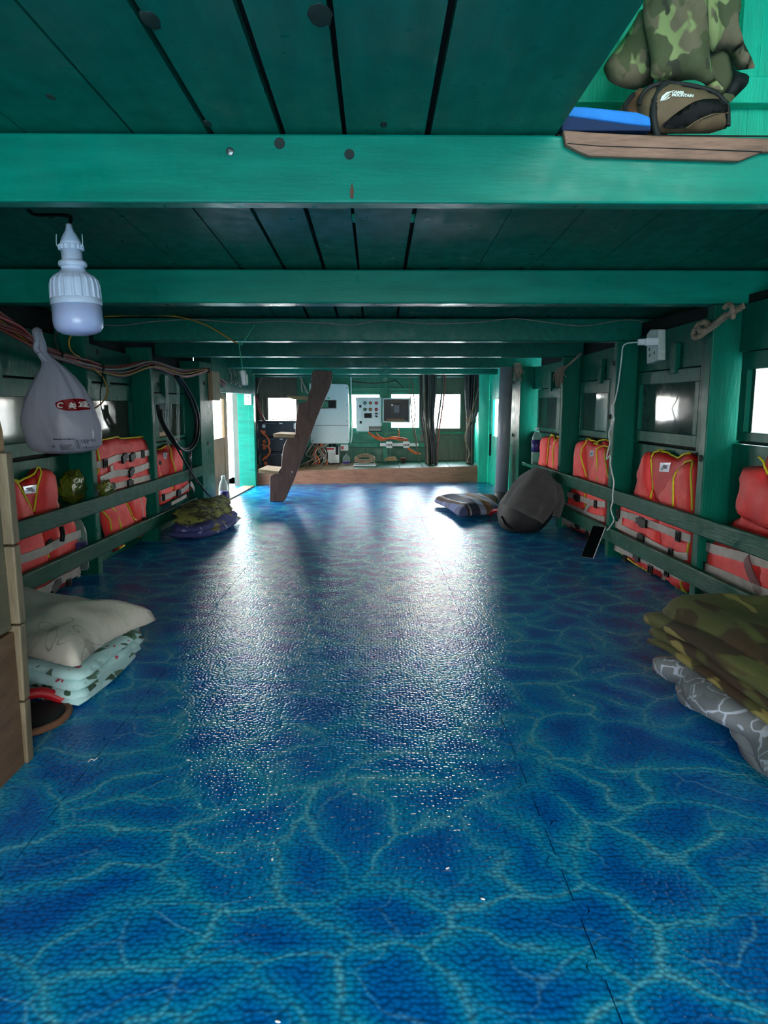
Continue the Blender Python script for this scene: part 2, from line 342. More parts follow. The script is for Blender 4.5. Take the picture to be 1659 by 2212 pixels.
# ================================================================ mesh helpers
class MB:
    def __init__(s): s.v = []; s.f = []; s.uv = {}
    def quadgrid(s, pts, nu, nv, closed_u=False):
        o = len(s.v); s.v += [tuple(p) for p in pts]
        for i in range(nu if closed_u else nu-1):
            for j in range(nv-1):
                a = o+i*nv+j; b = o+((i+1) % nu)*nv+j
                s.f.append((a, b, b+1, a+1))
    def hexa(s, p):   # 8 corners: bottom 4 ccw, top 4 ccw
        o = len(s.v); s.v += [tuple(q) for q in p]
        for q in ((3, 2, 1, 0), (4, 5, 6, 7), (0, 1, 5, 4), (1, 2, 6, 5), (2, 3, 7, 6), (3, 0, 4, 7)):
            s.f.append(tuple(o+i for i in q))
        return s
    def box(s, x0, x1, y0, y1, z0, z1):
        return s.hexa([(x0, y0, z0), (x1, y0, z0), (x1, y1, z0), (x0, y1, z0), (x0, y0, z1), (x1, y0, z1), (x1, y1, z1), (x0, y1, z1)])
    def obox(s, c, ax, ay, az, hx, hy, hz):
        c = Vector(c); ax = Vector(ax).normalized()*hx; ay = Vector(ay).normalized()*hy; az = Vector(az).normalized()*hz
        return s.hexa([c-ax-ay-az, c+ax-ay-az, c+ax+ay-az, c-ax+ay-az, c-ax-ay+az, c+ax-ay+az, c+ax+ay+az, c-ax+ay+az])
    def tube(s, pts, r, n=7, smooth=True):
        pts = [Vector(p) for p in pts]
        if smooth and len(pts) > 2: pts = catmull(pts)
        m = len(pts); rs = r if isinstance(r, (list, tuple)) else None
        up = Vector((.13, .27, .95)); o = len(s.v)
        for i, p in enumerate(pts):
            d = (pts[min(i+1, m-1)]-pts[max(i-1, 0)])
            if d.length < 1e-9: d = Vector((0, 0, 1))
            d.normalize(); a = d.cross(up)
            if a.length < .05: a = d.cross(Vector((1, 0, 0)))
            a.normalize(); b = d.cross(a)
            rr = (rs[0]+(rs[1]-rs[0])*i/(m-1)) if rs else r
            for k in range(n): s.v.append(tuple(p+a*(rr*cos(2*pi*k/n))+b*(rr*sin(2*pi*k/n))))
        for i in range(m-1):
            for k in range(n):
                s.f.append((o+i*n+k, o+i*n+(k+1) % n, o+(i+1)*n+(k+1) % n, o+(i+1)*n+k))
        s.f.append(tuple(o+k for k in range(n))[::-1]); s.f.append(tuple(o+(m-1)*n+k for k in range(n)))
        return s
    def lathe(s, prof, base, axis=(0, 0, 1), n=28, rfn=None):
        ax = Vector(axis).normalized(); a = ax.cross(Vector((0, 1, 0)));
        if a.length < .1: a = ax.cross(Vector((1, 0, 0)))
        a.normalize(); b = ax.cross(a); o = len(s.v); base = Vector(base)
        for (r, h) in prof:
            for k in range(n):
                th = 2*pi*k/n; rr = r*(rfn(th, h) if rfn else 1)
                s.v.append(tuple(base+ax*h+a*(rr*cos(th))+b*(rr*sin(th))))
        for i in range(len(prof)-1):
            for k in range(n): s.f.append((o+i*n+k, o+i*n+(k+1) % n, o+(i+1)*n+(k+1) % n, o+(i+1)*n+k))
        s.f.append(tuple(o+k for k in range(n))[::-1]); s.f.append(tuple(o+(len(prof)-1)*n+k for k in range(n)))
        return s
    def prism(s, poly, fm):   # fm(u,v,t) t in {0,1}
        o = len(s.v); n = len(poly)
        s.v += [tuple(fm(u, v, 0)) for u, v in poly]+[tuple(fm(u, v, 1)) for u, v in poly]
        s.f.append(tuple(range(o, o+n))); s.f.append(tuple(range(o+2*n-1, o+n-1, -1)))
        for i in range(n): j = (i+1) % n; s.f.append((o+i, o+n+i, o+n+j, o+j))
        return s
    def ball(s, c, rx, ry, rz, nu=20, nv=12, fn=None):
        o = len(s.v)
        for i in range(nv+1):
            ph = -pi/2+pi*i/nv
            for k in range(nu):
                th = 2*pi*k/nu; d = (cos(ph)*cos(th), cos(ph)*sin(th), sin(ph)); m = fn(d) if fn else 1
                s.v.append((c[0]+rx*d[0]*m, c[1]+ry*d[1]*m, c[2]+rz*d[2]*m))
        for i in range(nv):
            for k in range(nu): s.f.append((o+i*nu+k, o+i*nu+(k+1) % nu, o+(i+1)*nu+(k+1) % nu, o+(i+1)*nu+k))
        return s
    def build(s, name, mat, parent=None, smooth=False, bevel=0., solid=0., merge=False):
        me = bpy.data.meshes.new(name); me.from_pydata(s.v, [], s.f); me.validate()
        bm = bmesh.new(); bm.from_mesh(me)
        if merge: bmesh.ops.remove_doubles(bm, verts=bm.verts, dist=1e-5)
        bmesh.ops.recalc_face_normals(bm, faces=bm.faces); 
        if s.uv and not merge:
            ul = bm.loops.layers.uv.new('UVMap')
            for f in bm.faces:
                for lp in f.loops: lp[ul].uv = s.uv.get(lp.vert.index, (0, 0))
        bm.to_mesh(me); bm.free()
        if smooth:
            for p in me.polygons: p.use_smooth = True
        if mat is not None: me.materials.append(M[mat] if isinstance(mat, str) else mat)
        o = bpy.data.objects.new(name, me); COL.objects.link(o)
        if solid: md = o.modifiers.new('solid', 'SOLIDIFY'); md.thickness = solid; md.offset = 0
        if bevel: md = o.modifiers.new('bevel', 'BEVEL'); md.width = bevel; md.segments = 2; md.limit_method = 'ANGLE'
        if parent is not None:
            o.parent = parent
            if parent.type == 'EMPTY': o.matrix_parent_inverse = Matrix.Translation(parent.location).inverted()
        return o
def catmull(pts, k=6):
    out = []; n = len(pts)
    for i in range(n-1):
        p0 = pts[max(i-1, 0)]; p1 = pts[i]; p2 = pts[i+1]; p3 = pts[min(i+2, n-1)]
        for j in range(k):
            t = j/k
            out.append(.5*((2*p1)+(p2-p0)*t+(2*p0-5*p1+4*p2-p3)*t*t+(3*p1-p0-3*p2+p3)*t**3))
    out.append(pts[-1]); return out
def tag(o, label, cat, group=None):
    o['label'] = label; o['category'] = cat
    if group: o['group'] = group
    return o
def thing(name, label, cat, loc, group=None):
    o = bpy.data.objects.new(name, None); COL.objects.link(o); o.location = loc; o.empty_display_size = .05
    return tag(o, label, cat, group)
def struct(name, label=None):
    o = bpy.data.objects.new(name, None); COL.objects.link(o); o['kind'] = 'structure'
    if label: o['label'] = label
    o.empty_display_size = .05; return o
def box(name, mat, parent, x0, x1, y0, y1, z0, z1, bevel=.003):
    return MB().box(x0, x1, y0, y1, z0, z1).build(name, mat, parent, bevel=bevel)

def densify(poly, step, closed=True):
    out = []; n = len(poly)
    for i in range(n if closed else n-1):
        a = Vector(poly[i]); b = Vector(poly[(i+1) % n]); k = max(1, int((b-a).length/step))
        out += [a+(b-a)*(j/k) for j in range(k)]
    if not closed: out.append(Vector(poly[-1]))
    return out
def smooth_poly(poly, it=1):
    p = [Vector(q) for q in poly]
    for _ in range(it):
        q = []
        for i in range(len(p)):
            a = p[i]; b = p[(i+1) % len(p)]; q += [a*.8+b*.2, a*.2+b*.8]
        p = q
    return p
def inside(pt, poly):
    x, y = pt; c = False; n = len(poly)
    for i in range(n):
        x1, y1 = poly[i]; x2, y2 = poly[i-1]
        if (y1 > y) != (y2 > y) and x < (x2-x1)*(y-y1)/(y2-y1)+x1: c = not c
    return c
def bdist(pt, poly):
    px, py = pt; best = 1e9; n = len(poly)
    for i in range(n):
        ax, ay = poly[i]; bx, by = poly[i-1]; dx, dy = bx-ax, by-ay; L = dx*dx+dy*dy
        t = 0 if L < 1e-12 else max(0, min(1, ((px-ax)*dx+(py-ay)*dy)/L))
        d = (px-ax-t*dx)**2+(py-ay-t*dy)**2
        if d < best: best = d
    return sqrt(best)
def prof(d, edge):
    t = min(1., d/edge); return sqrt(max(0., 1-(1-t)**2))
def puffy(mb, outline, mapf, thick, edge=.05, res=.03, back=.3, wr=.0, wsc=9., seed=0., uvf=None, rnd=1):
    pl = smooth_poly(outline, rnd) if rnd else [Vector(q) for q in outline]
    b = densify(pl, res*.9); bt = [tuple(p) for p in b]; n = len(bt)
    xs = [p[0] for p in bt]; ys = [p[1] for p in bt]; pts = [Vector(p) for p in bt]
    rg = random.Random(int(seed*100)+5)
    y = min(ys)+res*.5; row = 0
    while y < max(ys):
        x = min(xs)+res*(.25 if row % 2 else .75)
        while x < max(xs):
            q = (x+rg.uniform(-.12, .12)*res, y+rg.uniform(-.12, .12)*res)
            if inside(q, bt) and bdist(q, bt) > res*.45: pts.append(Vector(q))
            x += res
        y += res*.87; row += 1
    r = delaunay_2d_cdt(pts, [(i, (i+1) % n) for i in range(n)], [], 1, 1e-6)
    vs, fs = r[0], r[2]
    dd = [bdist(p, bt) for p in vs]; o = len(mb.v)
    H = []
    for p, d in zip(vs, dd):
        h = prof(d, edge)
        H.append(thick*h*(1+wr*noise.noise(Vector((p.x*wsc+seed, p.y*wsc, seed)))+wr*.5*noise.noise(Vector((p.x*wsc*2.7, p.y*wsc*2.7+seed, 2)))))
    for p, h in zip(vs, H): mb.uv[len(mb.v)] = uvf(p.x, p.y) if uvf else (p.x, p.y); mb.v.append(tuple(mapf(p.x, p.y, h)))
    bi = {}
    for i, (p, d) in enumerate(zip(vs, dd)):
        if d < 1e-5: bi[i] = o+i
        else: bi[i] = len(mb.v); mb.uv[len(mb.v)] = uvf(p.x, p.y) if uvf else (p.x, p.y); mb.v.append(tuple(mapf(p.x, p.y, -H[i]*back)))
    for f in fs:
        mb.f.append(tuple(o+i for i in f)); mb.f.append(tuple(bi[i] for i in reversed(f)))
    return bt

def text_mesh(body, size, shear=0., bold=0.):
    cu = bpy.data.curves.new('lettering', 'FONT'); cu.body = body; cu.size = size; cu.shear = shear; cu.offset = bold; cu.resolution_u = 2
    cu.align_x = 'CENTER'; cu.align_y = 'CENTER'
    o = bpy.data.objects.new('lettering', cu); COL.objects.link(o)
    dg = bpy.context.evaluated_depsgraph_get(); dg.update()
    me = o.evaluated_get(dg).to_mesh()
    bm = bmesh.new(); bm.from_mesh(me); bmesh.ops.triangulate(bm, faces=bm.faces)
    v = [(q.co.x, q.co.y) for q in bm.verts]
    bm.verts.index_update(); f = [tuple(x.index for x in fc.verts) for fc in bm.faces]; bm.free()
    bpy.data.objects.remove(o); bpy.data.curves.remove(cu)
    return v, f
def add_text(mb, body, size, fm, shear=0., bold=0.):
    v, f = text_mesh(body, size, shear, bold); o = len(mb.v)
    mb.v += [tuple(fm(*q)) for q in v]; mb.f += [tuple(o+i for i in q) for q in f]

# wall-aligned coordinates: u runs along the boat (Y), out > 0 goes outboard from the inner post faces
def W(sd, u, out, z):
    return Vector((1.73+out-.045*u, u, z)) if sd > 0 else Vector((-(1.825+out-.045*u), u, z))
def wbox(mb, sd, u0, u1, o0, o1, z0, z1):
    return mb.hexa([W(sd, u0, o0, z0), W(sd, u1, o0, z0), W(sd, u1, o1, z0), W(sd, u0, o1, z0), W(sd, u0, o0, z1), W(sd, u1, o0, z1), W(sd, u1, o1, z1), W(sd, u0, o1, z1)])
def wpart(name, mat, parent, sd, u0, u1, o0, o1, z0, z1, bevel=.003):
    return wbox(MB(), sd, u0, u1, o0, o1, z0, z1).build(name, mat, parent, bevel=bevel)

# ================================================================ SETTING
# ---- floor of interlocking foam mats
floor = MB().box(-1.98, 1.98, -1.2, 10.15, -.06, -.013).build('floor', 'dark'); floor['kind'] = 'structure'
floor['label'] = 'blue water-print foam mat floor with puzzle joints'
XS = [-1.95, -.8, .4, 1.6, 1.95]; YS = [-1.15, .6, 2.45, 4.35, 6.15, 7.95, 9.6]
def knob(t):
    k = t/.15; f = k-math.floor(k); s = 1 if int(math.floor(k)) % 2 == 0 else -1
    x = (f-.5)*.15
    return s*sqrt(max(0, 1-(x/.022)**2))*.024 if abs(x) < .022 else 0.
def seam_pts(a, b, n): return [a+(b-a)*i/n for i in range(n+1)]
for i in range(len(XS)-1):
    for j in range(len(YS)-1):
        x0, x1, y0, y1 = XS[i], XS[i+1], YS[j], YS[j+1]; g = .0014
        near = j < 5
        def tsamp(a, b):
            if not near: return [a, b]
            out = [a+.0]; t = math.ceil((a+.03)/.15-.5)
            k = math.floor(a/.15)
            while k*.15 < b:
                c = (k+.5)*.15
                if a+.04 < c < b-.04: out += [c-.0221, c-.021, c-.017, c-.009, c, c+.009, c+.017, c+.021, c+.0221]
                k += 1
            out.append(b); return out
        ty = tsamp(y0+g, y1-g); tx = tsamp(x0+g, x1-g)
        kx0 = (i > 0); kx1 = (i < len(XS)-2); ky0 = (j > 0); ky1 = (j < len(YS)-2 and j+1 < 5)
        P = [(x, y0+g+(knob(x) if near and ky0 and len(tx) > 2 else 0)) for x in tx]
        P += [(x1-g+(knob(y) if near and kx1 else 0), y) for y in ty[1:]]
        P += [(x, y1-g+(knob(x) if near and ky1 else 0)) for x in reversed(tx[:-1])]
        P += [(x0+g+(knob(y) if near and kx0 else 0), y) for y in reversed(ty[1:-1])]
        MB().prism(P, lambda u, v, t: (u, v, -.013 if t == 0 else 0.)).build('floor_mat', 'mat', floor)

# ---- ceiling: planks and beams
def zc(y):
    T = [(-1.3, 1.705), (1.95, 1.688), (3.4, 1.618), (4.6, 1.535), (5.7, 1.485), (7.3, 1.468), (10.3, 1.452)]
    for (a, za), (b, zb) in zip(T, T[1:]):
        if y <= b: return za+(zb-za)*(y-a)/(b-a)
    return T[-1][1]
def ystrip(mb, x0, x1, ys, z_of, th):
    for a, b in zip(ys, ys[1:]):
        mb.hexa([(x0, a, z_of(a)), (x1, a, z_of(a)), (x1, b, z_of(b)), (x0, b, z_of(b)), (x0, a, z_of(a)+th), (x1, a, z_of(a)+th), (x1, b, z_of(b)+th), (x0, b, z_of(b)+th)])
ceil = struct('ceiling', 'teal painted plank ceiling under the deck')
zh = lambda y: 1.645+(zc(2.5)-1.645)*(y-1.952)/(2.5-1.952) if y < 2.5 else zc(y)
FULL = [-1.2, .3, 1.95, 3.4, 4.6, 5.7, 7.3, 10.2]; AFT = [1.952, 2.5, 3.4, 4.6, 5.7, 7.3, 10.2]
JX = [-2.1, -1.62, -1.2, -.9, -.625, -.425, -.24, -.08, .135, .47, .72, 1.0, 1.36, 1.7, 2.1]
GW = {-.425: .007, -.24: .008, -.08: .006, .135: .008, -.625: .003}
for a, b in zip(JX, JX[1:]):
    ga = GW.get(a, .0015); gb = GW.get(b, .0015)
    hatch = not (b <= .48 or a >= 1.35)
    for ys in ([[-1.2, .3], AFT] if hatch else [FULL]):
        m = MB(); ystrip(m, a+ga, b-gb, ys, zh if ys is AFT else zc, .022); m.build('plank', 'ceil', ceil)
m = MB(); ystrip(m, -2.1, .47, FULL, lambda y: zc(y)+.03, .02); m.build('deck_backing', 'dark', ceil)
m = MB(); ystrip(m, .47, 1.36, AFT, lambda y: zh(y)+.024, .016); m.build('deck_backing', 'dark', ceil)
m = MB(); ystrip(m, 1.36, 2.1, FULL, lambda y: zc(y)+.03, .02); m.build('deck_backing', 'dark', ceil)
BEAMS = [(1.95, 1.516, .06), (3.4, 1.457, .12), (4.6, 1.386, .13), (5.7, 1.36, .15), (7.3, 1.35, .18), (8.5, 1.335, .15), (9.5, 1.337, .1)]
for k, (y, z, t) in enumerate(BEAMS):
    top = zc(y+t)-.001
    if k == 0:
        P = [(-2.0, z), (2.0, z), (2.0, 1.682), (.47, 1.682), (.462, top), (-2.0, top)]
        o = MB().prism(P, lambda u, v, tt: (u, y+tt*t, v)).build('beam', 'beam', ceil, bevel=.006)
        for cx, cz, r in ((-.247, 1.66, .014), (-.0675, 1.634, .013)): MB().lathe([(r, 0), (r, .004)], (cx, y-.002, cz), (0, 1, 0), 14).build('bolt_hole', 'knot', o)
        MB().lathe([(.011, 0), (.010, .004), (.004, .006)], (-.375, y+.001, 1.64), (0, -1, 0), 14).build('screw', 'steel', o)
        MB().prism([(-.066, 1.527), (-.058, 1.525), (-.056, 1.545), (-.061, 1.566), (-.067, 1.545)], lambda u, v, tt: (u, y-.0015+tt*.004, v)).build('chip', 'rust', o)
    else:
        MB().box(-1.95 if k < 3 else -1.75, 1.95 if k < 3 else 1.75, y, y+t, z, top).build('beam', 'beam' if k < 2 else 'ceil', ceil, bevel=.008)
# bare timber landing board on the beam below the hatch
hb = MB().prism([(0.479,1.688),(0.564,1.682),(0.709,1.676),(0.99,1.671),(1.089,1.668),(1.091,1.646),(0.993,1.636),(0.937,1.615),(0.821,1.618),(0.549,1.626),(0.522,1.636),(0.487,1.653)], lambda u, v, t: (u, 1.928+t*.0215, v)).build('landing_board', 'hatchwood', None, bevel=.004)
tag(hb, 'bare reddish timber board lying on the nearest beam under the hatch', 'board')
m = MB(); 
MB().prism([(0.491,1.656),(0.572,1.65),(0.803,1.644),(0.993,1.638),(0.993,1.635),(0.803,1.642),(0.572,1.648),(0.491,1.654)], lambda u, v, t: (u, 1.9265+t*.003, v)).build('crack', 'dark', hb)
# deck planks and cabin wall above, seen through the hatch
up = struct('wall_deckhouse', 'bright aqua plank wall above the deck hatch')
for k in range(9):
    x0 = -.1+k*.24; MB().box(x0, x0+.24, 2.72, 2.76, 1.66, 3.3).build('plank', 'bright', up, bevel=.003)
MB().box(-.1, 2.06, -1.0, 2.76, 3.3, 3.34).build('shade_roof', 'bright', up)  # unseen cover, added to keep sky light off the hatch
MB().box(-.1, 2.06, -1.0, -.96, 2.7, 3.3).build('header', 'bright', up); MB().box(2.06, 2.1, -1.0, 2.76, 1.72, 3.3).build('side_panel', 'bright', up); MB().box(-.14, -.1, -1.0, 2.76, 1.76, 3.3).build('side_panel', 'bright', up)  # unseen header and side panels, added to cut light entering the hatch
box('ledge', 'bright', up, -.1, 2.06, 2.66, 2.72, 2.04, 2.13, .006)
box('stud', 'bright', up, 1.28, 1.35, 2.68, 2.72, 2.13, 3.3, .004)

# ---- side walls
def side_wall(sd, posts, bays, name, label):
    wr = struct(name, label); zt = 1.44
    for (u0, u1, dep) in posts: wpart('post', 'wall', wr, sd, u0, u1, 0, dep, -.012, min(1.452, [b[1] for b in BEAMS if b[0] <= u1+.3][-1] if u0 > 2 else 1.6), .006)
    for (u0, u1, zl, zu, top0, top1) in bays:
        m = MB(); lo = [(u0, zu), (u1, zu), (u1, top1), (u0, top0)]
        m.prism(lo, lambda u, v, t: W(sd, u, .13+t*.03, v)); m.build('plank', 'wall', wr, bevel=.003)
        h = zl-.012
        wpart('plank', 'wall', wr, sd, u0, u1, .13, .16, -.012, h*.52, .003)
        wpart('plank', 'wall', wr, sd, u0, u1, .13, .16, h*.52+.004, h, .003)
        wpart('ledge', 'wall', wr, sd, u0, u1, .116, .13, .0, .05, .003)
        wpart('cleat', 'wall', wr, sd, (u0+u1)/2-.03, (u0+u1)/2+.03, .10, .13, zu-.03, zu+.14, .004)
    return wr
def window(n, sd, u0, u1, zl, zu, gu0, gu1, gl, gu, pane, label):
    w_ = struct('window_%d' % n, label)
    m = MB()
    for a, b, c, d in ((u0, u1, zl, gl), (u0, u1, gu, zu), (u0, gu0, gl, gu), (gu1, u1, gl, gu)): wbox(m, sd, a, b, .115, .155, c, d)
    m.build('frame', 'wall', w_, bevel=.003)
    wpart('pane', pane, w_, sd, gu0-.004, gu1+.004, .138, .144, gl-.004, gu+.004, 0)
    return w_
PR = [(2.0, 2.12, .16), (3.385, 3.45, .18), (4.555, 4.615, .18), (5.66, 5.715, .18), (7.02, 7.4, .2)]
BR = [(2.12, 3.385, .82, 1.235, 1.47, 1.45), (3.45, 4.555, .76, 1.19, 1.44, 1.405), (4.615, 5.66, .745, 1.165, 1.39, 1.36), (5.715, 7.02, .735, 1.13, 1.355, 1.34)]
wr = side_wall(1, PR, BR, 'wall_right', 'green enamelled right side wall of planks and posts')
window(1, 1, 2.6, 3.33, .825, 1.23, 2.72, 3.275, .865, 1.152, 'grimyglass', 'bright window at the right edge beside the near post')
window(2, 1, 3.71, 4.49, .765, 1.185, 3.76, 4.46, .83, 1.11, 'paneR', 'largest grimy window on the right wall')
window(3, 1, 4.97, 5.595, .75, 1.16, 5.0, 5.56, .795, 1.07, 'paneR', 'grimy window behind the white charging cable')
window(4, 1, 6.1, 6.8, .74, 1.125, 6.19, 6.76, .775, 1.045, 'paneR', 'small grimy window above the tall water bottle')
wpart('panel', 'wall', wr, 1, 3.45, 3.71, .115, .155, .0, 1.3); wpart('panel', 'wall', wr, 1, 4.615, 4.97, .118, .158, .0, 1.3)
wpart('panel', 'wall', wr, 1, 5.715, 6.1, .118, .158, .0, 1.25); wpart('panel', 'wall', wr, 1, 2.12, 2.6, .118, .158, .0, 1.4)
PL = [(2.6, 2.72, .16), (4.105, 4.17, .18), (5.115, 5.175, .18), (6.3, 6.7, .2)]
BL = [(1.9, 2.6, .72, 1.13, 1.42, 1.40), (2.72, 4.105, .72, 1.13, 1.40, 1.37), (4.17, 5.115, .72, 1.13, 1.37, 1.33), (5.175, 6.3, .7, 1.08, 1.32, 1.29)]
wl = side_wall(-1, PL, BL, 'wall_left', 'green enamelled left side wall of planks and posts')
window(5, -1, 2.95, 3.98, .73, 1.12, 3.05, 3.9, .80, 1.03, 'paneL', 'dim window behind the hanging white bag')
window(6, -1, 4.2, 5.045, .73, 1.12, 4.25, 5.03, .75, 1.012, 'paneL', 'dim window above the strapped life jacket')
window(7, -1, 5.5, 6.25, .705, 1.07, 5.58, 6.2, .73, .99, 'paneL', 'dim window behind the black hose loop')
# fill above the walls (underside of the side deck)
for sd, nm in ((1, 'side_deck'), (-1, 'side_deck')):
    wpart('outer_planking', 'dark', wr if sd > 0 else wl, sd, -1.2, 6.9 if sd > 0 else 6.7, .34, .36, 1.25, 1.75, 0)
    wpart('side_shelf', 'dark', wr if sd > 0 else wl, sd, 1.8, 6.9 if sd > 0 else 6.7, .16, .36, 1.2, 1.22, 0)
# near wall portions beside and behind the camera
wpart('plank', 'wall', wr, 1, -1.2, 2.0, .13, .16, -.012, 1.7); wpart('plank', 'wall', wl, -1, -1.2, 1.9, .13, .16, -.012, 1.7)
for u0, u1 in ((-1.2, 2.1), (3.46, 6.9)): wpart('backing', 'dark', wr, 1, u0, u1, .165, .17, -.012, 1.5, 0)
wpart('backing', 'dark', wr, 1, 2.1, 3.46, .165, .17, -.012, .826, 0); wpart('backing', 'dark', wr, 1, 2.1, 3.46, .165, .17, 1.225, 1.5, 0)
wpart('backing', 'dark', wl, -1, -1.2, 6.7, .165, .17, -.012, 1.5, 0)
wn_ = struct('wall_near', 'painted bulkhead behind the camera with an open doorway')
for x0, x1, z0, z1 in ((-2.1, -1.3, -.02, 1.75), (1.3, 2.1, -.02, 1.75), (-1.3, 1.3, 1.6, 1.75)): box('panel', 'wall', wn_, x0, x1, -1.3, -1.22, z0, z1)
# fixed ledge behind the upper rails
wpart('stringer', 'wall', wr, 1, 5.72, 6.9, .005, .13, .40, .43); wpart('stringer', 'wall', wl, -1, 2.72, 4.05, .06, .13, .40, .43)
# aft right bay: door with a window
d1 = struct('door_1', 'teal sliding door with bright window behind the grey pipe')
m = MB()
for a, b, c, d in ((7.4, 8.95, -.012, .60), (7.4, 8.95, 1.04, 1.42), (8.72, 8.95, .60, 1.04), (7.4, 7.62, .60, 1.04)): wbox(m, 1, a, b, .09, .12, c, d)
m.build('leaf', 'bright', d1, bevel=.003); wpart('pane', 'glass', d1, 1, 7.61, 8.73, .10, .106, .59, 1.05, 0)
wpart('handle', 'black', d1, 1, 8.78, 8.80, .07, .09, .35, .62)
box('corner_post', 'bright', wr, 1.295, 1.42, 8.95, 9.05, -.012, 1.45, .005)
MB().box(1.36, 1.42, 9.05, 10.0, -.012, 1.45).build('plank', 'bright', wr)
# aft left bay: open doorway with a sliding wooden door
d2 = struct('door_2', 'wooden sliding door with window opening beside the left doorway')
m = MB()
for a, b, c, d in ((6.95, 7.08, -.012, 1.10), (7.5, 7.62, -.012, 1.10), (7.08, 7.5, .55, .64), (7.08, 7.5, 1.04, 1.10)): wbox(m, -1, a, b, .10, .13, c, d)
m.build('frame', 'dooredge', d2, bevel=.003)
for k in range(3): wpart('board', 'dooredge', d2, -1, 7.08+.14*k+.001, 7.22+.14*k-.001, .108, .122, -.012, .55, .002)
wpart('pane', 'glass', d2, -1, 7.075, 7.505, .112, .117, .635, 1.045, 0)
wpart('header', 'wall', wl, -1, 6.7, 8.5, .0, .16, 1.10, 1.45)
cpL = MB().box(-1.65, -1.455, 8.55, 8.66, -.012, 1.45).build('corner_post', 'beam', wl, bevel=.005)
MB().box(-1.52, -1.455, 8.535, 8.55, .2, 1.45).build('batten', 'beam', wl, bevel=.003)
MB().box(-1.72, -1.66, 8.6, 10.0, -.012, 1.45).build('plank', 'greyboard', wl)
wb = struct('wall_bulwark', 'outer bulwark seen low through the left doorway')
box('plank', 'leaf', wb, -2.32, -2.28, 9.6, 10.55, .15, .56); box('plank', 'bulwhite', wb, -2.32, -2.28, 10.56, 12.6, -.1, .62); box('sill', 'bulwhite', wb, -2.32, -1.66, 8.8, 12.6, -.05, .0)
# pale doorway sill
wpart('sill', 'strip', wl, -1, 6.9, 8.5, .02, .16, -.012, .015)

# ---- guard rails
def rails(sd, u0, us, label):
    t = thing('guard_rail', label, 'rail', W(sd, us[0], 0, 0), 'guard rails along the side walls')
    for z0, z1, e in ((.37, .458, us[-1]), (.115, .203, us[-2])):
        m = MB(); wbox(m, sd, us[0], e, -.034, -.0015, z0, z1); m.build('rail', 'rail', t, bevel=.006)
    return t
rails(1, 0, [1.9, 5.75, 6.35], 'green double rail along the right wall holding life jackets')
rails(-1, 0, [1.97, 6.0, 6.2], 'green double rail along the left wall holding life jackets')

# ---- platform and far wall
plat = struct('trim_1', 'raised aft platform with red-brown front board')
zp = lambda x: .182+.0166*x
MB().hexa([(-1.7, 8.72, -.02), (1.34, 9.0, -.02), (1.34, 9.04, -.02), (-1.7, 8.76, -.02), (-1.7, 8.72, zp(-1.7)), (1.34, 9.0, zp(1.34)), (1.34, 9.04, zp(1.34)), (-1.7, 8.76, zp(-1.7))]).build('front_board', 'platwood', plat, bevel=.004)
xs = [-1.7, -1.35, -.95, -.72, -.5, -.28, .0, .3, .6, .95, 1.34]
for k, (a, b) in enumerate(zip(xs, xs[1:])):
    ya = 8.88+.09*(a+1.7)/1; f = lambda x: 8.765+.092*(x+1.7)
    MB().hexa([(a+.003, f(a), zp(a)-.03), (b-.003, f(b), zp(b)-.03), (b-.003, 10.0, zp(b)-.03), (a+.003, 10.0, zp(a)-.03), (a+.003, f(a), zp(a)-.005), (b-.003, f(b), zp(b)-.005), (b-.003, 10.0, zp(b)-.005), (a+.003, 10.0, zp(a)-.005)]).build('plank', 'tilegreen' if k > 4 else 'tread', plat, bevel=.002)
MB().hexa([(-1.7, 8.80, -.012), (1.34, 9.08, -.012), (1.34, 10.0, -.012), (-1.7, 10.0, -.012), (-1.7, 8.80, zp(-1.7)-.034), (1.34, 9.08, zp(1.34)-.034), (1.34, 10.0, zp(1.34)-.034), (-1.7, 10.0, zp(-1.7)-.034)]).build('platform_core', 'dark', plat)
wf = struct('wall_far', 'far bulkhead with four bright windows')
WX = [(-1.513, -1.10, .70, 1.078), (-.354, .06, .64, 1.122), (.205, .615, .645, 1.127), (.78, 1.19, .633, 1.128)]
cuts = [-1.75, -1.6]+[v for a in WX for v in a[:2]]+[1.27, 1.4]
def fw(n, mat, x0, x1, z0, z1, y0=10.0, y1=10.04): box(n, mat, wf, x0, x1, y0, y1, z0, z1, .003)
edges = [-1.75, -1.513, -1.10, -.72, -.354, .06, .135, .205, .615, .70, .78, 1.19, 1.42]
for k, (a, b) in enumerate(zip(edges, edges[1:])):
    win = [q for q in WX if abs(q[0]-a) < .01]
    mt = 'greyboard' if (b < -1.0 or a > .6) else 'farwall'
    if win:
        _, _, zl, zu = win[0]
        fw('plank', mt, a, b, zu, 1.47); fw('plank', mt, a, b, .44, zl); fw('plank', 'tilegreen' if mt == 'farwall' else mt, a, b, .1, .44)
    else: fw('plank', mt, a, b, .44, 1.47); fw('plank', 'tilegreen' if mt == 'farwall' else mt, a, b, .1, .44)
fw('post', 'farwall', .10, .165, .1, 1.47, 9.96, 10.0); fw('post', 'greyboard', 1.26, 1.31, .1, 1.47, 9.95, 10.0); fw('post', 'greyboard', -1.62, -1.57, .1, 1.47, 9.95, 10.0)
fw('batten', 'farwall', -1.05, .65, 1.18, 1.21, 9.98, 10.0); fw('batten', 'farwall', -1.05, 1.25, .57, .60, 9.98, 10.0)
fw('batten', 'farwall', -1.05, .72, .385, .445, 9.965, 10.0); fw('batten', 'greyboard', .72, 1.26, .50, .545, 9.97, 10.0)
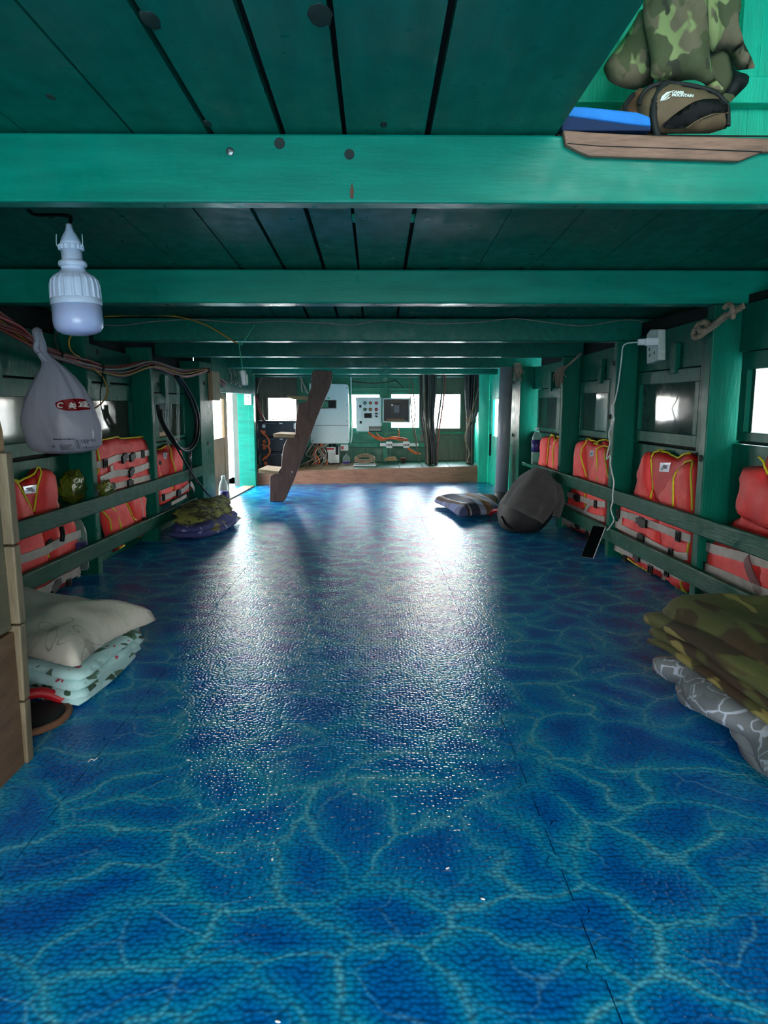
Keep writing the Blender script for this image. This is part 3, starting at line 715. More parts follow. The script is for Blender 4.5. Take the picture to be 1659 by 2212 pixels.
for k in range(5): fw('tile', 'tilegreen', -.75+.3*k+.003, -.45+.3*k-.003, .17, .38, 9.985, 10.0)
for k, (a, b, zl, zu) in enumerate(WX):
    wn = struct('window_%d' % (8+k), ['far window behind the stacked batteries', 'far window behind the button panel', 'far window behind the clear-lidded box', 'far window at the right of the black hoses'][k])
    m = MB()
    for q in ((a, b, zl-.02, zl+.012), (a, b, zu-.012, zu+.02), (a-.02, a+.012, zl-.02, zu+.02), (b-.012, b+.02, zl-.02, zu+.02)): m.box(q[0], q[1], 9.99, 10.045, q[2], q[3])
    m.build('frame', 'greyboard' if k in (0, 3) else 'farwall', wn, bevel=.003)
    box('pane', 'glass', wn, a+.01, b-.01, 10.018, 10.022, zl+.01, zu-.01, 0)
sea = MB().box(-400, 400, -300, 900, -2.2, -1.4).build('sea', 'sea'); sea['kind'] = 'structure'

# ---- foreground wooden partition at left
cab = thing('wooden_partition', 'worn plywood partition at the left edge in the foreground', 'partition', (-.99, 1.4, 0))
MB().hexa([(-1.9, .9, 0), (-.985, .9, 0), (-.985, 1.864, 0), (-1.9, 1.864, 0), (-1.9, .9, .40), (-.985, .9, .40), (-.985, 1.864, .385), (-1.9, 1.864, .385)]).build('lower_panel', 'ply_low', cab, bevel=.002)
MB().hexa([(-1.9, .9, .41), (-.99, .9, .41), (-.99, 1.864, .392), (-1.9, 1.864, .392), (-1.9, .9, .86), (-.995, .9, .86), (-.995, 1.864, .87), (-1.9, 1.864, .87)]).build('upper_panel', 'ply_up', cab, bevel=.002)
for z0, z1, a, b in ((0, .18, .976, .972), (.185, .40, .972, .968), (.405, .62, .967, .966), (.625, .87, .966, .968)):
    MB().hexa([(-1.05, 1.866, z0), (-a, 1.866, z0), (-a, 1.90, z0), (-1.05, 1.90, z0), (-1.05, 1.866, z1), (-b, 1.866, z1), (-b, 1.90, z1), (-1.05, 1.90, z1)]).build('edge_strip', 'strip', cab, bevel=.004)
MB().prism([(1.62, .872), (1.90, .872), (1.895, .93), (1.875, 1.0), (1.87, 1.05), (1.83, 1.12), (1.84, 1.25), (1.82, 1.4), (1.6, 1.4)], lambda u, v, t: (-.985-t*.1, u, v)).build('timber_upright', 'oldwood', cab, bevel=.006)

# knots and bolts
for (cx, cy, r_) in ((-.41, 1.42, .022), (-.10, 1.40, .03), (-.74, 1.75, .012), (-.42, 1.90, .014), (.02, 1.9, .012)):
    MB().ball((cx, cy, zc(cy)+.001), r_*.8, r_*1.5, .004, 14, 6, lambda d: 1+.35*noise.noise(Vector(d)*3+Vector((cx*9, 0, 0)))).build('knot', 'knot', ceil, smooth=True)
for sd, wl_, pts in ((1, wr, [(3.418,0.734),(3.425,0.175),(4.599,1.248),(4.626,0.911),(7.274,0.672),(7.296,1.204),(5.685,0.483)]), (-1, wl, [(4.265,1.295),(5.26,1.133),(6.495,0.633),(6.435,1.171),(5.22,0.563)])):
    for (u, v) in pts:
        MB().lathe([(.016, -.001), (.016, .007), (.009, .011)], W(sd, u, 0, v), (-sd, -.045*sd*sd, 0), 12).build('bolt', 'knot', wl_)

# ================================================================ LIFE JACKETS
def jacket(sd, label, back, fronts, piping, straps, buckles, patch=None, whistle=None, lining='orange2', group='life jackets tucked behind the side rails'):
    allp = [p for p in back]; u0 = sum(p[0] for p in allp)/len(allp)
    t = thing('life_jacket', label, 'life jacket', W(sd, u0, .06, 0), group)
    O0 = .112
    mp = lambda base: (lambda u, v, h: W(sd, u, O0-base-h, max(v, .004)))
    m = MB(); bb = puffy(m, back, mp(.004), .03, .05, .04, .2, .25, 8, u0)
    m.build('back_panel', lining, t, smooth=True)
    fb = []
    for k, f in enumerate(fronts):
        m = MB(); b = puffy(m, f, mp(.026), .042, .06, .03, .25, .35, 8, u0+k)
        m.build('front_panel', 'orange', t, smooth=True); fb.append(b)
    def hgt(u, v):
        h = .0
        if inside((u, v), bb): h = .004+.03*prof(bdist((u, v), bb), .05)
        for b in fb:
            if inside((u, v), b): h = max(h, .026+.042*prof(bdist((u, v), b), .06)*1.1)
        return h if h else .035
    for pl in piping:
        pts = [W(sd, q.x, O0-hgt(q.x, q.y)-.001, max(q.y, .008)) for q in densify(pl, .02, False)]
        MB().tube(pts, .0055, 6, False).build('piping', 'lime', t, smooth=True)
    for st in straps:
        pl, wd = st[0], st[1]; mat = st[2] if len(st) > 2 else 'webbing'
        q = [Vector((a[0], a[1], 0)) for a in pl]; q = catmull(q, 8) if len(q) > 2 else [q[0]+(q[1]-q[0])*i/6 for i in range(7)]
        hs = [hgt(a.x, a.y) for a in q]
        hs = [max(hs[max(0, i-2):i+3])*.6+.4*sum(hs[max(0, i-2):i+3])/len(hs[max(0, i-2):i+3]) for i in range(len(hs))]
        m = MB(); o = 0
        for i, a in enumerate(q):
            d = (q[min(i+1, len(q)-1)]-q[max(i-1, 0)]); d = Vector((d.x, d.y)).normalized() if d.length > 1e-6 else Vector((1, 0))
            nrm = Vector((-d.y, d.x)); e = wd*.5
            for s_, lift in ((-1, .004), (1, .004), (1, .0085), (-1, .0085)):
                p = Vector((a.x, a.y))+nrm*(e*s_); m.v.append(tuple(W(sd, p.x, O0-hs[i]-lift, max(p.y, .006))))
        for i in range(len(q)-1):
            for k in range(4): m.f.append((i*4+k, i*4+(k+1) % 4, i*4+4+(k+1) % 4, i*4+4+k))
        n = (len(q)-1)*4; m.f += [(3, 2, 1, 0), (n, n+1, n+2, n+3)]
        m.build('strap', mat, t)
    for b in buckles:
        (u, v), sz = b[0], b[1]; ang = b[2] if len(b) > 2 else 0.; h = hgt(u, v)+.011
        m = MB()
        def P(a, c, d): return W(sd, u+a*cos(ang)-c*sin(ang), O0-h-d, max(v+a*sin(ang)+c*cos(ang), .006))
        def bx(a0, a1, c0, c1, d0, d1): m.hexa([P(a0, c0, d0), P(a1, c0, d0), P(a1, c0, d1), P(a0, c0, d1), P(a0, c1, d0), P(a1, c1, d0), P(a1, c1, d1), P(a0, c1, d1)])
        if sz > 0:      # ladder adjuster
            for a in (-sz, 0, sz): bx(a-.004, a+.004, -.026, .026, -.004, .006)
            bx(-sz, sz, .02, .028, -.004, .006); bx(-sz, sz, -.028, -.02, -.004, .006)
        else:           # side-release clip
            s_ = -sz; bx(-s_, s_*.2, -.024, .024, -.006, .010); bx(s_*.25, s_, -.018, .018, -.006, .008); bx(-.3*s_, .5*s_, -.03, -.022, -.004, .006); bx(-.3*s_, .5*s_, .022, .03, -.004, .006)
        m.build('buckle', 'black', t, bevel=.0015)
    if patch:
        pb = [Vector(p) for p in patch]; c = sum(pb, Vector((0, 0)))/len(pb); m = MB()
        n = 6; A, B, C_, D = pb
        for i in range(n+1):
            for j in range(n+1):
                a = i/n; b = j/n; p = A*(1-a)*(1-b)+B*a*(1-b)+C_*a*b+D*(1-a)*b
                m.v.append(tuple(W(sd, p.x, O0-hgt(p.x, p.y)-.0035, p.y)))
        for i in range(n):
            for j in range(n): m.f.append((i*(n+1)+j, (i+1)*(n+1)+j, (i+1)*(n+1)+j+1, i*(n+1)+j+1))
        pt = m.build('label_patch', 'silver', t, solid=.001)
        m = MB()
        for (a, b, l) in ((.15, .3, .5), (.3, .42, .4), (.2, .58, .6), (.55, .75, .3)):
            for k in range(4):
                aa = a+l*k/3
                p = A*(1-aa)*(1-b)+B*aa*(1-b)+C_*aa*b+D*(1-aa)*b; m.v += [tuple(W(sd, p.x, O0-hgt(p.x, p.y)-.0055, p.y+.003)), tuple(W(sd, p.x, O0-hgt(p.x, p.y)-.0055, p.y-.003-.003*(k % 2)))]
            o = len(m.v)-8
            for k in range(3): m.f.append((o+2*k, o+2*k+1, o+2*k+3, o+2*k+2))
        m.build('print', 'greyprint', pt)
    if whistle:
        u, v = whistle; h = hgt(u, v)+.004
        m = MB().tube([W(sd, u, O0-h-.012, v+.03), W(sd, u+.002, O0-h-.016, v-.01), W(sd, u-.004, O0-h-.012, v-.05)], .013, 8); m.build('whistle', 'black', t, smooth=True)
        MB().tube([W(sd, u-.004, O0-h, v+.17), W(sd, u-.002, O0-h-.01, v+.09), W(sd, u, O0-h-.01, v+.03)], .0018, 5).build('cord', 'whitewire', t)
    return t
CL, AD = -.045, .02
# right wall, nearest first
jacket(1, 'large folded orange life jacket at the right edge, nearest on the right',
 [(3.209,0.703),(3.169,0.716),(3.057,0.729),(3.069,0.767),(3.008,0.789),(2.914,0.799),(2.78,0.798),(2.732,0.605),(2.646,-0.008),(2.799,-0.022),(3.066,-0.025),(3.456,-0.013),(3.451,0.076),(3.419,0.212),(3.411,0.341),(3.292,0.452),(3.207,0.482),(3.201,0.592)],
 [[(3.209,0.703),(3.169,0.716),(3.044,0.731),(2.99,0.701),(2.911,0.683),(2.741,0.67),(2.708,0.436),(2.879,0.45),(3.206,0.478),(3.201,0.592)],
  [(3.404,0.35),(3.247,0.344),(2.863,0.34),(2.695,0.344),(2.646,-0.008),(2.799,-0.022),(3.066,-0.025),(3.474,-0.01),(3.459,0.073),(3.427,0.211),(3.417,0.264)]],
 [[(3.069,0.767),(3.025,0.73),(2.99,0.701),(2.912,0.685),(2.794,0.67)], [(3.431,-0.01),(3.289,-0.023),(3.053,-0.016),(2.999,-0.018),(2.872,-0.015),(2.777,-0.014)]],
 [([(3.414,0.302),(3.184,0.314),(2.863,0.333),(2.705,0.342)], .045), ([(3.417,0.2),(3.169,0.206),(2.991,0.206),(2.845,0.208),(2.698,0.215)], .045), ([(3.436,0.092),(3.213,0.098),(3.016,0.107)], .035),
  ([(3.063,0.351),(2.993,0.273),(2.901,0.193)], .05, 'maroon'), ([(3.006,0.08),(2.951,0.014)], .05, 'maroon')],
 [([(3.395,0.306)][0], AD), ([(3.397,0.202)][0], AD), ([(3.423,0.096)][0], AD)])
jacket(1, 'open orange life jacket hung between the near post and the white cable',
 [(4.264,0.707),(4.163,0.714),(4.062,0.733),(3.96,0.713),(3.854,0.703),(3.798,0.73),(3.703,0.741),(3.625,0.703),(3.587,0.456),(3.547,0.332),(3.561,0.233),(3.554,0.026),(3.659,-0.006),(4.19,-0.001),(4.578,0.038),(4.558,0.07),(4.553,0.188),(4.553,0.343),(4.339,0.448),(4.283,0.609)],
 [[(4.264,0.707),(4.168,0.713),(4.085,0.448),(4.012,0.445),(3.936,0.24),(3.875,0.001),(4.19,-0.001),(4.577,0.032),(4.567,0.186),(4.553,0.343),(4.339,0.446),(4.283,0.609)],
  [(3.783,0.645),(3.734,0.69),(3.67,0.704),(3.624,0.695),(3.581,0.448),(3.542,0.333),(3.557,0.234),(3.554,0.026),(3.659,-0.006),(3.869,0.003),(3.931,0.241),(4.003,0.447),(3.902,0.597),(3.815,0.638)]],
 [[(4.162,0.709),(4.127,0.583),(4.085,0.448)], [(4.167,0.71),(4.062,0.733),(3.96,0.713),(3.854,0.701),(3.797,0.725),(3.703,0.741)], [(3.76,0.448),(3.781,0.645),(3.734,0.69),(3.67,0.704),(3.635,0.685),(3.59,0.451)], [(3.57,0.328),(3.584,0.228)], [(4.577,0.032),(4.19,-0.002),(3.875,-0.003),(3.659,-0.006),(3.619,0.008),(3.621,0.076)]],
 [([(4.53,0.297),(4.231,0.308),(3.884,0.307),(3.544,0.311)], .042), ([(4.542,0.218),(4.168,0.206),(3.745,0.193),(3.567,0.214)], .04), ([(4.58,0.06),(4.201,0.08),(3.792,0.089),(3.57,0.098)], .04), ([(4.483,0.305),(4.448,0.251),(4.527,0.21)], .035), ([(4.582,0.071),(4.647,-0.011)], .035), ([(3.874,0.07),(3.898,0.005),(3.968,-0.052)], .03)],
 [([(4.482,0.297)][0], AD), ([(4.12,0.3)][0], -.07), ([(3.659,0.302)][0], AD), ([(4.119,0.205)][0], CL), ([(3.73,0.197)][0], AD), ([(4.364,0.034)][0], AD), ([(4.163,0.081)][0], CL), ([(3.97,0.047)][0], .025), ([(3.761,0.087)][0], AD)],
 patch=[(3.896,0.672),(4.023,0.661),(4.03,0.611),(3.909,0.618)])
jacket(1, 'orange life jacket hung behind the hanging white charging cable',
 [(5.481,0.696),(5.4,0.72),(5.268,0.738),(5.189,0.729),(5.098,0.704),(5.016,0.734),(4.947,0.748),(4.843,0.731),(4.801,0.702),(4.751,0.451),(4.745,0.356),(4.751,0.194),(4.879,0.038),(5.54,-0.001),(5.744,0.007),(5.622,0.171),(5.552,0.331),(5.513,0.447)],
 [[(5.481,0.696),(5.4,0.72),(5.306,0.727),(5.232,0.458),(5.191,0.444),(5.194,0.269),(5.202,0.02),(5.54,0.004),(5.744,0.011),(5.622,0.171),(5.552,0.331),(5.513,0.447)],
  [(5.073,0.702),(4.992,0.727),(4.908,0.707),(4.839,0.699),(4.798,0.678),(4.747,0.452),(4.745,0.356),(4.751,0.198),(4.879,0.038),(5.197,0.019),(5.181,0.271),(5.154,0.457),(5.087,0.625)]],
 [[(5.305,0.723),(5.304,0.609),(5.226,0.454)], [(5.318,0.718),(5.268,0.738),(5.189,0.729),(5.098,0.704),(5.016,0.734),(4.947,0.748),(4.842,0.727)], [(4.91,0.458),(4.94,0.603),(4.962,0.679),(4.907,0.705),(4.839,0.699),(4.804,0.606),(4.752,0.459)], [(5.205,0.355),(5.203,0.233)], [(4.749,0.348),(4.756,0.234)]],
 [([(5.546,0.285),(5.291,0.291),(5.008,0.295),(4.745,0.316)], .042), ([(5.625,0.19),(5.389,0.196),(4.996,0.199),(4.753,0.214)], .04), ([(5.671,0.063),(5.373,0.07),(4.887,0.104)], .04), ([(5.582,0.096),(5.695,0.005)], .05), ([(4.96,0.302),(5.076,0.251),(5.155,0.169)], .03)],
 [([(5.304,0.29)][0], -.06), ([(4.901,0.298)][0], AD), ([(5.172,0.193)][0], CL), ([(5.412,0.036)][0], AD), ([(5.264,0.085)][0], CL), ([(5.064,0.054)][0], AD), ([(4.898,0.098)][0], AD)],
 patch=[(5.109,0.657),(5.189,0.652),(5.199,0.608),(5.114,0.618)])
jacket(1, 'farthest orange life jacket on the right beside the tall water bottle',
 [(6.446,0.701),(6.301,0.707),(6.193,0.728),(6.108,0.681),(6.015,0.716),(5.882,0.722),(5.831,0.705),(5.817,0.465),(5.827,0.279),(6.604,0.26),(6.487,0.479),(6.463,0.61)],
 [[(6.446,0.701),(6.264,0.709),(6.241,0.582),(6.215,0.46),(6.21,0.273),(6.605,0.266),(6.487,0.479),(6.463,0.61)], [(6.097,0.677),(6.015,0.711),(5.881,0.717),(5.831,0.7),(5.817,0.465),(5.827,0.279),(6.188,0.271),(6.201,0.471),(6.175,0.586)]],
 [[(6.263,0.704),(6.226,0.459)], [(6.282,0.708),(6.193,0.728),(6.115,0.676),(6.015,0.716),(5.882,0.722)], [(5.966,0.456),(5.998,0.578),(5.945,0.699)]],
 [([(6.569,0.319),(6.217,0.325),(5.833,0.327)], .04)], [([(6.18,0.329)][0], CL)],
 patch=[(6.138,0.634),(6.217,0.624),(6.221,0.598),(6.149,0.606)])
# left wall
jacket(-1, 'orange life jacket with V neck nearest on the left, behind the pillow',
 [(3.388,0.649),(3.491,0.614),(3.59,0.628),(3.652,0.67),(3.789,0.648),(3.813,0.625),(3.824,0.453),(3.981,0.352),(4,0.268),(4.011,0.119),(3.934,0.027),(3.691,-0.033),(3.612,-0.021),(3.349,0.07),(3.343,0.377),(3.332,0.458),(3.348,0.6)],
 [[(3.387,0.648),(3.414,0.64),(3.566,0.449),(3.622,0.368),(3.653,0.266),(3.678,0.159),(3.698,0.017),(3.677,-0.033),(3.612,-0.021),(3.349,0.07),(3.342,0.371),(3.332,0.458),(3.348,0.6)],
  [(3.665,0.669),(3.789,0.648),(3.813,0.625),(3.824,0.453),(3.981,0.352),(4,0.268),(4.011,0.119),(3.931,0.006),(3.718,-0.04),(3.706,0.05),(3.681,0.165),(3.656,0.272),(3.626,0.37),(3.583,0.449),(3.631,0.566)]],
 [[(3.387,0.648),(3.48,0.54),(3.567,0.446)], [(3.393,0.646),(3.497,0.613),(3.59,0.628),(3.649,0.673),(3.671,0.665),(3.631,0.566),(3.583,0.452)], [(3.622,0.368),(3.653,0.266),(3.656,0.198)], [(3.672,0.12),(3.688,0.04),(3.691,-0.016)], [(3.892,0.366),(3.995,0.342)]],
 [([(3.347,0.254),(3.498,0.252),(3.624,0.251),(3.79,0.266),(3.984,0.264)], .045), ([(3.352,0.056),(3.531,0.048),(3.704,0.057),(3.955,0.059)], .045), ([(3.984,0.264),(4.038,0.195)], .035), ([(3.955,0.059),(4.03,-0.03)], .035)],
 [([(3.666,0.263)][0], -.055, .25), ([(3.674,0.041)][0], -.055, .25), ([(3.798,0.019)][0], AD)],
 patch=[(3.497,0.591),(3.621,0.586),(3.609,0.546),(3.506,0.553)], whistle=[(3.744,0.316)][0])
jacket(-1, 'orange life jacket folded over the left rail with three grey straps across its back',
 [(4.259,0.749),(4.303,0.769),(4.676,0.78),(4.709,0.768),(5.114,0.761),(5.154,0.742),(5.162,0.642),(5.157,0.457),(5.087,0.187),(4.298,0.314),(4.263,0.488),(4.27,0.641)],
 [[(4.296,0.771),(4.676,0.78),(4.709,0.768),(5.114,0.761),(5.154,0.742),(5.162,0.642),(5.157,0.457),(5.138,0.397),(4.315,0.429),(4.263,0.488),(4.27,0.641)],
  [(4.302,0.369),(4.533,0.384),(4.698,0.378),(4.83,0.213),(4.874,0.197),(4.713,0.099),(4.624,0.037),(4.52,0.039),(4.448,0.095),(4.384,0.226)],
  [(4.708,0.377),(5.093,0.372),(5.044,0.205),(5.133,0.07),(4.924,0.047),(4.746,0.099),(4.828,0.2)]],
 [[(4.303,0.769),(4.676,0.779),(4.709,0.766),(5.114,0.759),(5.15,0.743)], [(4.303,0.769),(4.307,0.638),(4.27,0.538),(4.298,0.47)], [(4.413,0.369),(4.51,0.298),(4.574,0.171)], [(4.302,0.369),(4.4,0.275),(4.428,0.198)], [(4.707,0.369),(4.748,0.269),(4.839,0.198)], [(4.483,0.106),(4.538,0.063),(4.611,0.068)], [(4.782,0.112),(4.915,0.071)]],
 [([(4.253,0.629),(4.391,0.637),(4.555,0.651),(4.82,0.645),(5.098,0.647)], .042), ([(5.098,0.647),(5.18,0.618),(5.272,0.564)], .04), ([(4.285,0.537),(4.491,0.555),(4.75,0.543),(5.086,0.557)], .042), ([(5.086,0.557),(5.167,0.526),(5.26,0.478)], .04), ([(4.32,0.468),(4.48,0.475),(4.74,0.473),(5.116,0.469)], .04), ([(4.451,0.612),(4.464,0.537)], .035)],
 [([(4.351,0.633)][0], .025), ([(4.648,0.644)][0], CL, .3), ([(4.782,0.64)][0], CL, .2), ([(4.975,0.646)][0], AD), ([(4.75,0.542)][0], CL, .3), ([(4.721,0.468)][0], CL), ([(4.431,0.471)][0], CL, .3)], whistle=[(4.918,0.176)][0], lining='orange')
jacket(-1, 'farthest orange life jacket on the left, crossed by a black hose',
 [(5.288,0.677),(5.434,0.644),(5.583,0.663),(5.688,0.678),(5.819,0.666),(5.942,0.641),(5.93,0.456),(6.093,0.349),(6.216,0.233),(5.302,0.205),(5.292,0.379),(5.3,0.554)],
 [[(5.288,0.677),(5.324,0.659),(5.345,0.598),(5.407,0.451),(5.604,0.444),(5.664,0.318),(5.663,0.215),(5.302,0.205),(5.292,0.379),(5.3,0.554)], [(5.698,0.66),(5.819,0.666),(5.941,0.637),(5.93,0.456),(6.093,0.349),(6.216,0.233),(5.671,0.214),(5.675,0.317),(5.616,0.443),(5.671,0.522)]],
 [[(5.323,0.655),(5.362,0.548),(5.403,0.456)], [(5.7,0.669),(5.685,0.564),(5.683,0.453)], [(5.288,0.677),(5.434,0.644),(5.596,0.666)], [(5.67,0.361),(5.675,0.3)]],
 [([(5.313,0.28),(5.66,0.285),(5.822,0.282),(6.058,0.317)], .04), ([(6.058,0.317),(6.231,0.226)], .04), ([(5.648,0.2),(5.867,0.205),(6.105,0.219)], .03)],
 [([(5.349,0.29)][0], AD), ([(5.712,0.278)][0], CL), ([(6.06,0.22)][0], AD)],
 patch=[(5.522,0.617),(5.614,0.611),(5.595,0.566),(5.533,0.567)])

# ================================================================ HANGING BULB
def bulb():
    top = Vector((-.985, 2.4, 1.565)); ax = Vector((.035, 0, -1)).normalized()
    t = thing('bulb_lamp', 'large white bulb with milky diffuser hanging from the ceiling', 'lamp', top)
    MB().lathe([(.009, -0.0019), (.011, 0.0113), (.013, 0.0189), (.022, 0.0331), (.031, 0.0520), (.0345, 0.0643)], top, ax, 24).build('cord_cone', 'bulb', t, smooth=True)
    MB().lathe([(.036, 0.0624), (.038, 0.0643), (.038, 0.0775), (.036, 0.0794)], top, ax, 48, lambda th, h: 1+.04*(1 if sin(th*16) > 0 else -1)).build('ribbed_collar', 'bulb', t)
    MB().lathe([(.033, 0.0784), (.032, 0.1115), (.033, 0.1134)], top, ax, 24).build('socket', 'bulb', t, smooth=True)
    MB().lathe([(.036, 0.1115), (.042, 0.1143), (.044, 0.1210), (.043, 0.1285), (.038, 0.1314)], top, ax, 28).build('rim', 'bulb', t, smooth=True)
    def rib(th, h):
        k = min(1, max(0, (h-.150)/.02)); return 1+.028*k*(1 if sin(th*21) > .1 else -.6)
    MB().lathe([(.036, 0.1295), (.037, 0.1399), (.046, 0.1493), (.062, 0.1607), (.071, 0.1720), (.0755, 0.1890), (.0775, 0.2315)], top, ax, 126, rib).build('finned_body', 'bulb', t)
    MB().lathe([(.0775, 0.2306), (.0795, 0.2325), (.0795, 0.2495), (.078, 0.2514)], top, ax, 40).build('ring', 'bulb', t, smooth=True)
    MB().lathe([(.0775, 0.2495), (.0775, 0.3071), (.075, 0.3213), (.067, 0.3336), (.05, 0.3421), (.025, 0.3468), (.001, 0.3487)], top, ax, 40).build('diffuser', 'diffuser', t, smooth=True)
    MB().tube([top+Vector((0, 0, -.005)), top+Vector((.004, .01, .02)), top+Vector((-.012, .03, .035)), top+Vector((-.07, .06, .045)), top+Vector((-.16, .12, .06)), top+Vector((-.22, .2, .095))], .006, 8).build('cord', 'black', t, smooth=True)
    for s_ in (-1, 1): MB().tube([top+ax*.072+Vector((s_*.037, -.01, 0)), top+ax*.06+Vector((s_*.042, -.01, 0)), top+ax*.03+Vector((s_*.041, -.005, 0))], .0014, 5).build('clip_wire', 'whitewire', t)
bulb()

# ================================================================ WIRE BUNDLE along the left wall
wpts = [(3.019,1.403),(3.212,1.357),(3.357,1.323),(3.555,1.263),(3.787,1.236),(4.054,1.215),(4.297,1.195),(4.575,1.202),(5.076,1.266),(5.683,1.23),(6.186,1.262),(6.504,1.296)]
wt = thing('wire_bundle', 'sagging bundle of red-brown wires strung along the left wall', 'wires', W(-1, 4.2, -.04, 1.2))
for k in range(11):
    rg = random.Random(k); a = rg.uniform(0, 6.28); pts = []
    for i, (u, v) in enumerate(wpts):
        spread = 1.25*(.034, .03, .026, .015, .014, .018, .015, .026, .018, .024, .02, .006)[i]
        pts.append(W(-1, u+rg.uniform(-.01, .01), -.03-spread*.6*cos(a+i*.5), v+spread*sin(a+i*.45)+rg.uniform(-.003, .003)))
    MB().tube(pts, .0062, 6).build('wire', ['redwire', 'redwire', 'redwire2', 'redwire', 'greywire', 'redwire', 'redwire', 'yellowwire', 'redwire2', 'redwire', 'greywire'][k], wt, smooth=True)
for (u, v) in [(3.744,1.245),(4.233,1.2),(5.057,1.259),(6.473,1.287)]:
    MB().lathe([(.019, -.006), (.022, -.006), (.022, .006), (.019, .006)], W(-1, u, -.03, v), (0, 1, -.15), 14).build('cable_tie', 'black', wt)
# frayed aft ends and drop to the batteries
for k in range(7):
    rg = random.Random(40+k); e = [(6.828,1.19),(6.968,1.212),(7.067,1.153),(7.159,1.164),(6.854,1.131),(7.219,1.192),(6.7,1.221)][k]
    MB().tube([W(-1, wpts[-1][0], -.03, wpts[-1][1]), W(-1, (wpts[-1][0]+e[0])/2, -.02, (wpts[-1][1]+e[1])/2+rg.uniform(-.01, .02)), W(-1, e[0], -.01, e[1])], .0055, 6).build('loose_end', 'redwire2', wt, smooth=True)
bt = thing('battery_cable_drop', 'red and black cables dropping from the far left corner to the batteries', 'cables', (-1.4, 8.8, 1.0))
for k in range(7):
    rg = random.Random(60+k); p = [(523, 832), (536, 842), (549, 856), (556, 872), (555, 888), (561, 906)]
    q = [(-1.713,1.26),(-1.612,1.203),(-1.523,1.124),(-1.48,1.011),(-1.477,0.909),(-1.44,0.778)]
    MB().tube([(x+rg.uniform(-.02, .02), 8.72+.09*i, z+rg.uniform(-.015, .015)) for i, (x, z) in enumerate(q)], .008, 6).build('cable', ['redwire', 'redwire2', 'darkcable', 'redwire', 'olivecable', 'redwire', 'redwire2'][k], bt, smooth=True)
# tan cable tangle by the doorway header
tn = thing('tan_cable_tangle', 'tangle of pale tan cords hanging above the left doorway', 'cords', W(-1, 7.6, 0, 1.25))
for k in range(6):
    rg = random.Random(80+k); u = 7.3+.1*k
    MB().tube([W(-1, u, -.012, 1.34), W(-1, u+.03, -.03, 1.27+rg.uniform(-.01, .02)), W(-1, u+rg.uniform(-.08, .1), -.02, 1.19+rg.uniform(-.02, .02)), W(-1, u+rg.uniform(-.1, .2), -.012, 1.22)], .006, 6).build('cord', 'olivecable' if k % 2 else 'greywire', tn, smooth=True)

def wire(name, label, cat, pts, r, mat, n=6):
    o = MB().tube(pts, r, n).build(name, mat, None, smooth=True); return tag(o, label, cat)
def Sp(sd, out, l): return [W(sd, u, out, v) for u, v in l]
wire('yellow_cable', 'yellow cable loop curling from the wires to the white bag', 'cable', Sp(-1, -.045, [(4.079,1.221),(4.121,1.182),(4.215,1.147),(4.264,1.086),(4.258,1.049),(4.195,1.005),(4.085,0.969),(3.976,0.944)]), .0045, 'yellowwire')
wire('yellow_cable', 'short yellow cable loop under the bulb', 'cable', Sp(-1, -.05, [(3.855,1.357),(3.814,1.323),(3.818,1.283),(3.861,1.257),(3.924,1.244)]), .0045, 'yellowwire')
wire('grey_cable', 'short dark grey cable loop left of the yellow one under the bulb', 'cable', Sp(-1, -.05, [(3.757,1.385),(3.678,1.341),(3.668,1.299),(3.692,1.267)]), .0045, 'darkcable')
wire('tie_cord', 'thin black cord dangling from the wires over the left window', 'cord', Sp(-1, -.06, [(4.192,1.198),(4.169,1.127),(4.134,1.052),(4.131,0.987),(4.155,0.934)]), .003, 'black')
beam3 = [(-1.3+.0, 1.445)]
B3 = [(-1.774,1.487),(-1.601,1.479),(-1.397,1.502),(-1.137,1.516),(-0.848,1.497),(-0.615,1.506),(-0.354,1.497),(-0.151,1.484),(0.039,1.512),(0.316,1.493),(0.607,1.499),(0.87,1.524),(1.075,1.502),(1.31,1.48),(1.543,1.514),(1.676,1.508),(1.752,1.452)]
wire('thin_cable', 'thin grey cable stapled along the third beam', 'cable', [(x, 4.588, z) for x, z in B3], .003, 'greywire')
YC = [(-1.695,1.531),(-1.479,1.54),(-1.249,1.532),(-1.077,1.487),(-0.95,1.417),(-0.893,1.38),(-0.861,1.371)]
wire('yellow_cable', 'yellow cable running along the third beam to the pull switch', 'cable', [(x, 4.575, z) for x, z in YC], .0045, 'yellowwire')

# ---- pull switch on a green cord
sw = thing('pull_switch', 'small white pull switch hanging on a green cord', 'switch', (-.83, 4.55, 1.12))
SWP = [(-0.856,1.369),(-0.85,1.31),(-0.843,1.253),(-0.839,1.196)]
MB().tube([(x, 4.55, z) for x, z in SWP], .0035, 6).build('cord', 'greencord', sw, smooth=True)
SW2 = [(-0.757,1.48),(-0.802,1.415),(-0.844,1.359),(-0.847,1.379),(-0.867,1.37)]
MB().tube([(x, 4.565, z) for x, z in SW2], .003, 6).build('cord', 'greencord', sw, smooth=True)
SB = [(-0.853,1.201),(-0.818,1.202),(-0.806,1.11),(-0.841,1.107),(-0.822,1.179),(-0.804,1.176)]
MB().prism(SB[:4], lambda u, v, t: (u, 4.53+.04*t, v)).build('body', 'white', sw, bevel=.008)
MB().prism([(SB[4][0], SB[4][1]), (SB[5][0], SB[5][1]), (SB[2][0]+.002, SB[2][1]+.01), (SB[2][0]-.012, SB[2][1]+.006)], lambda u, v, t: (u, 4.522+.03*t, v)).build('rocker', 'offwhite', sw, bevel=.004)
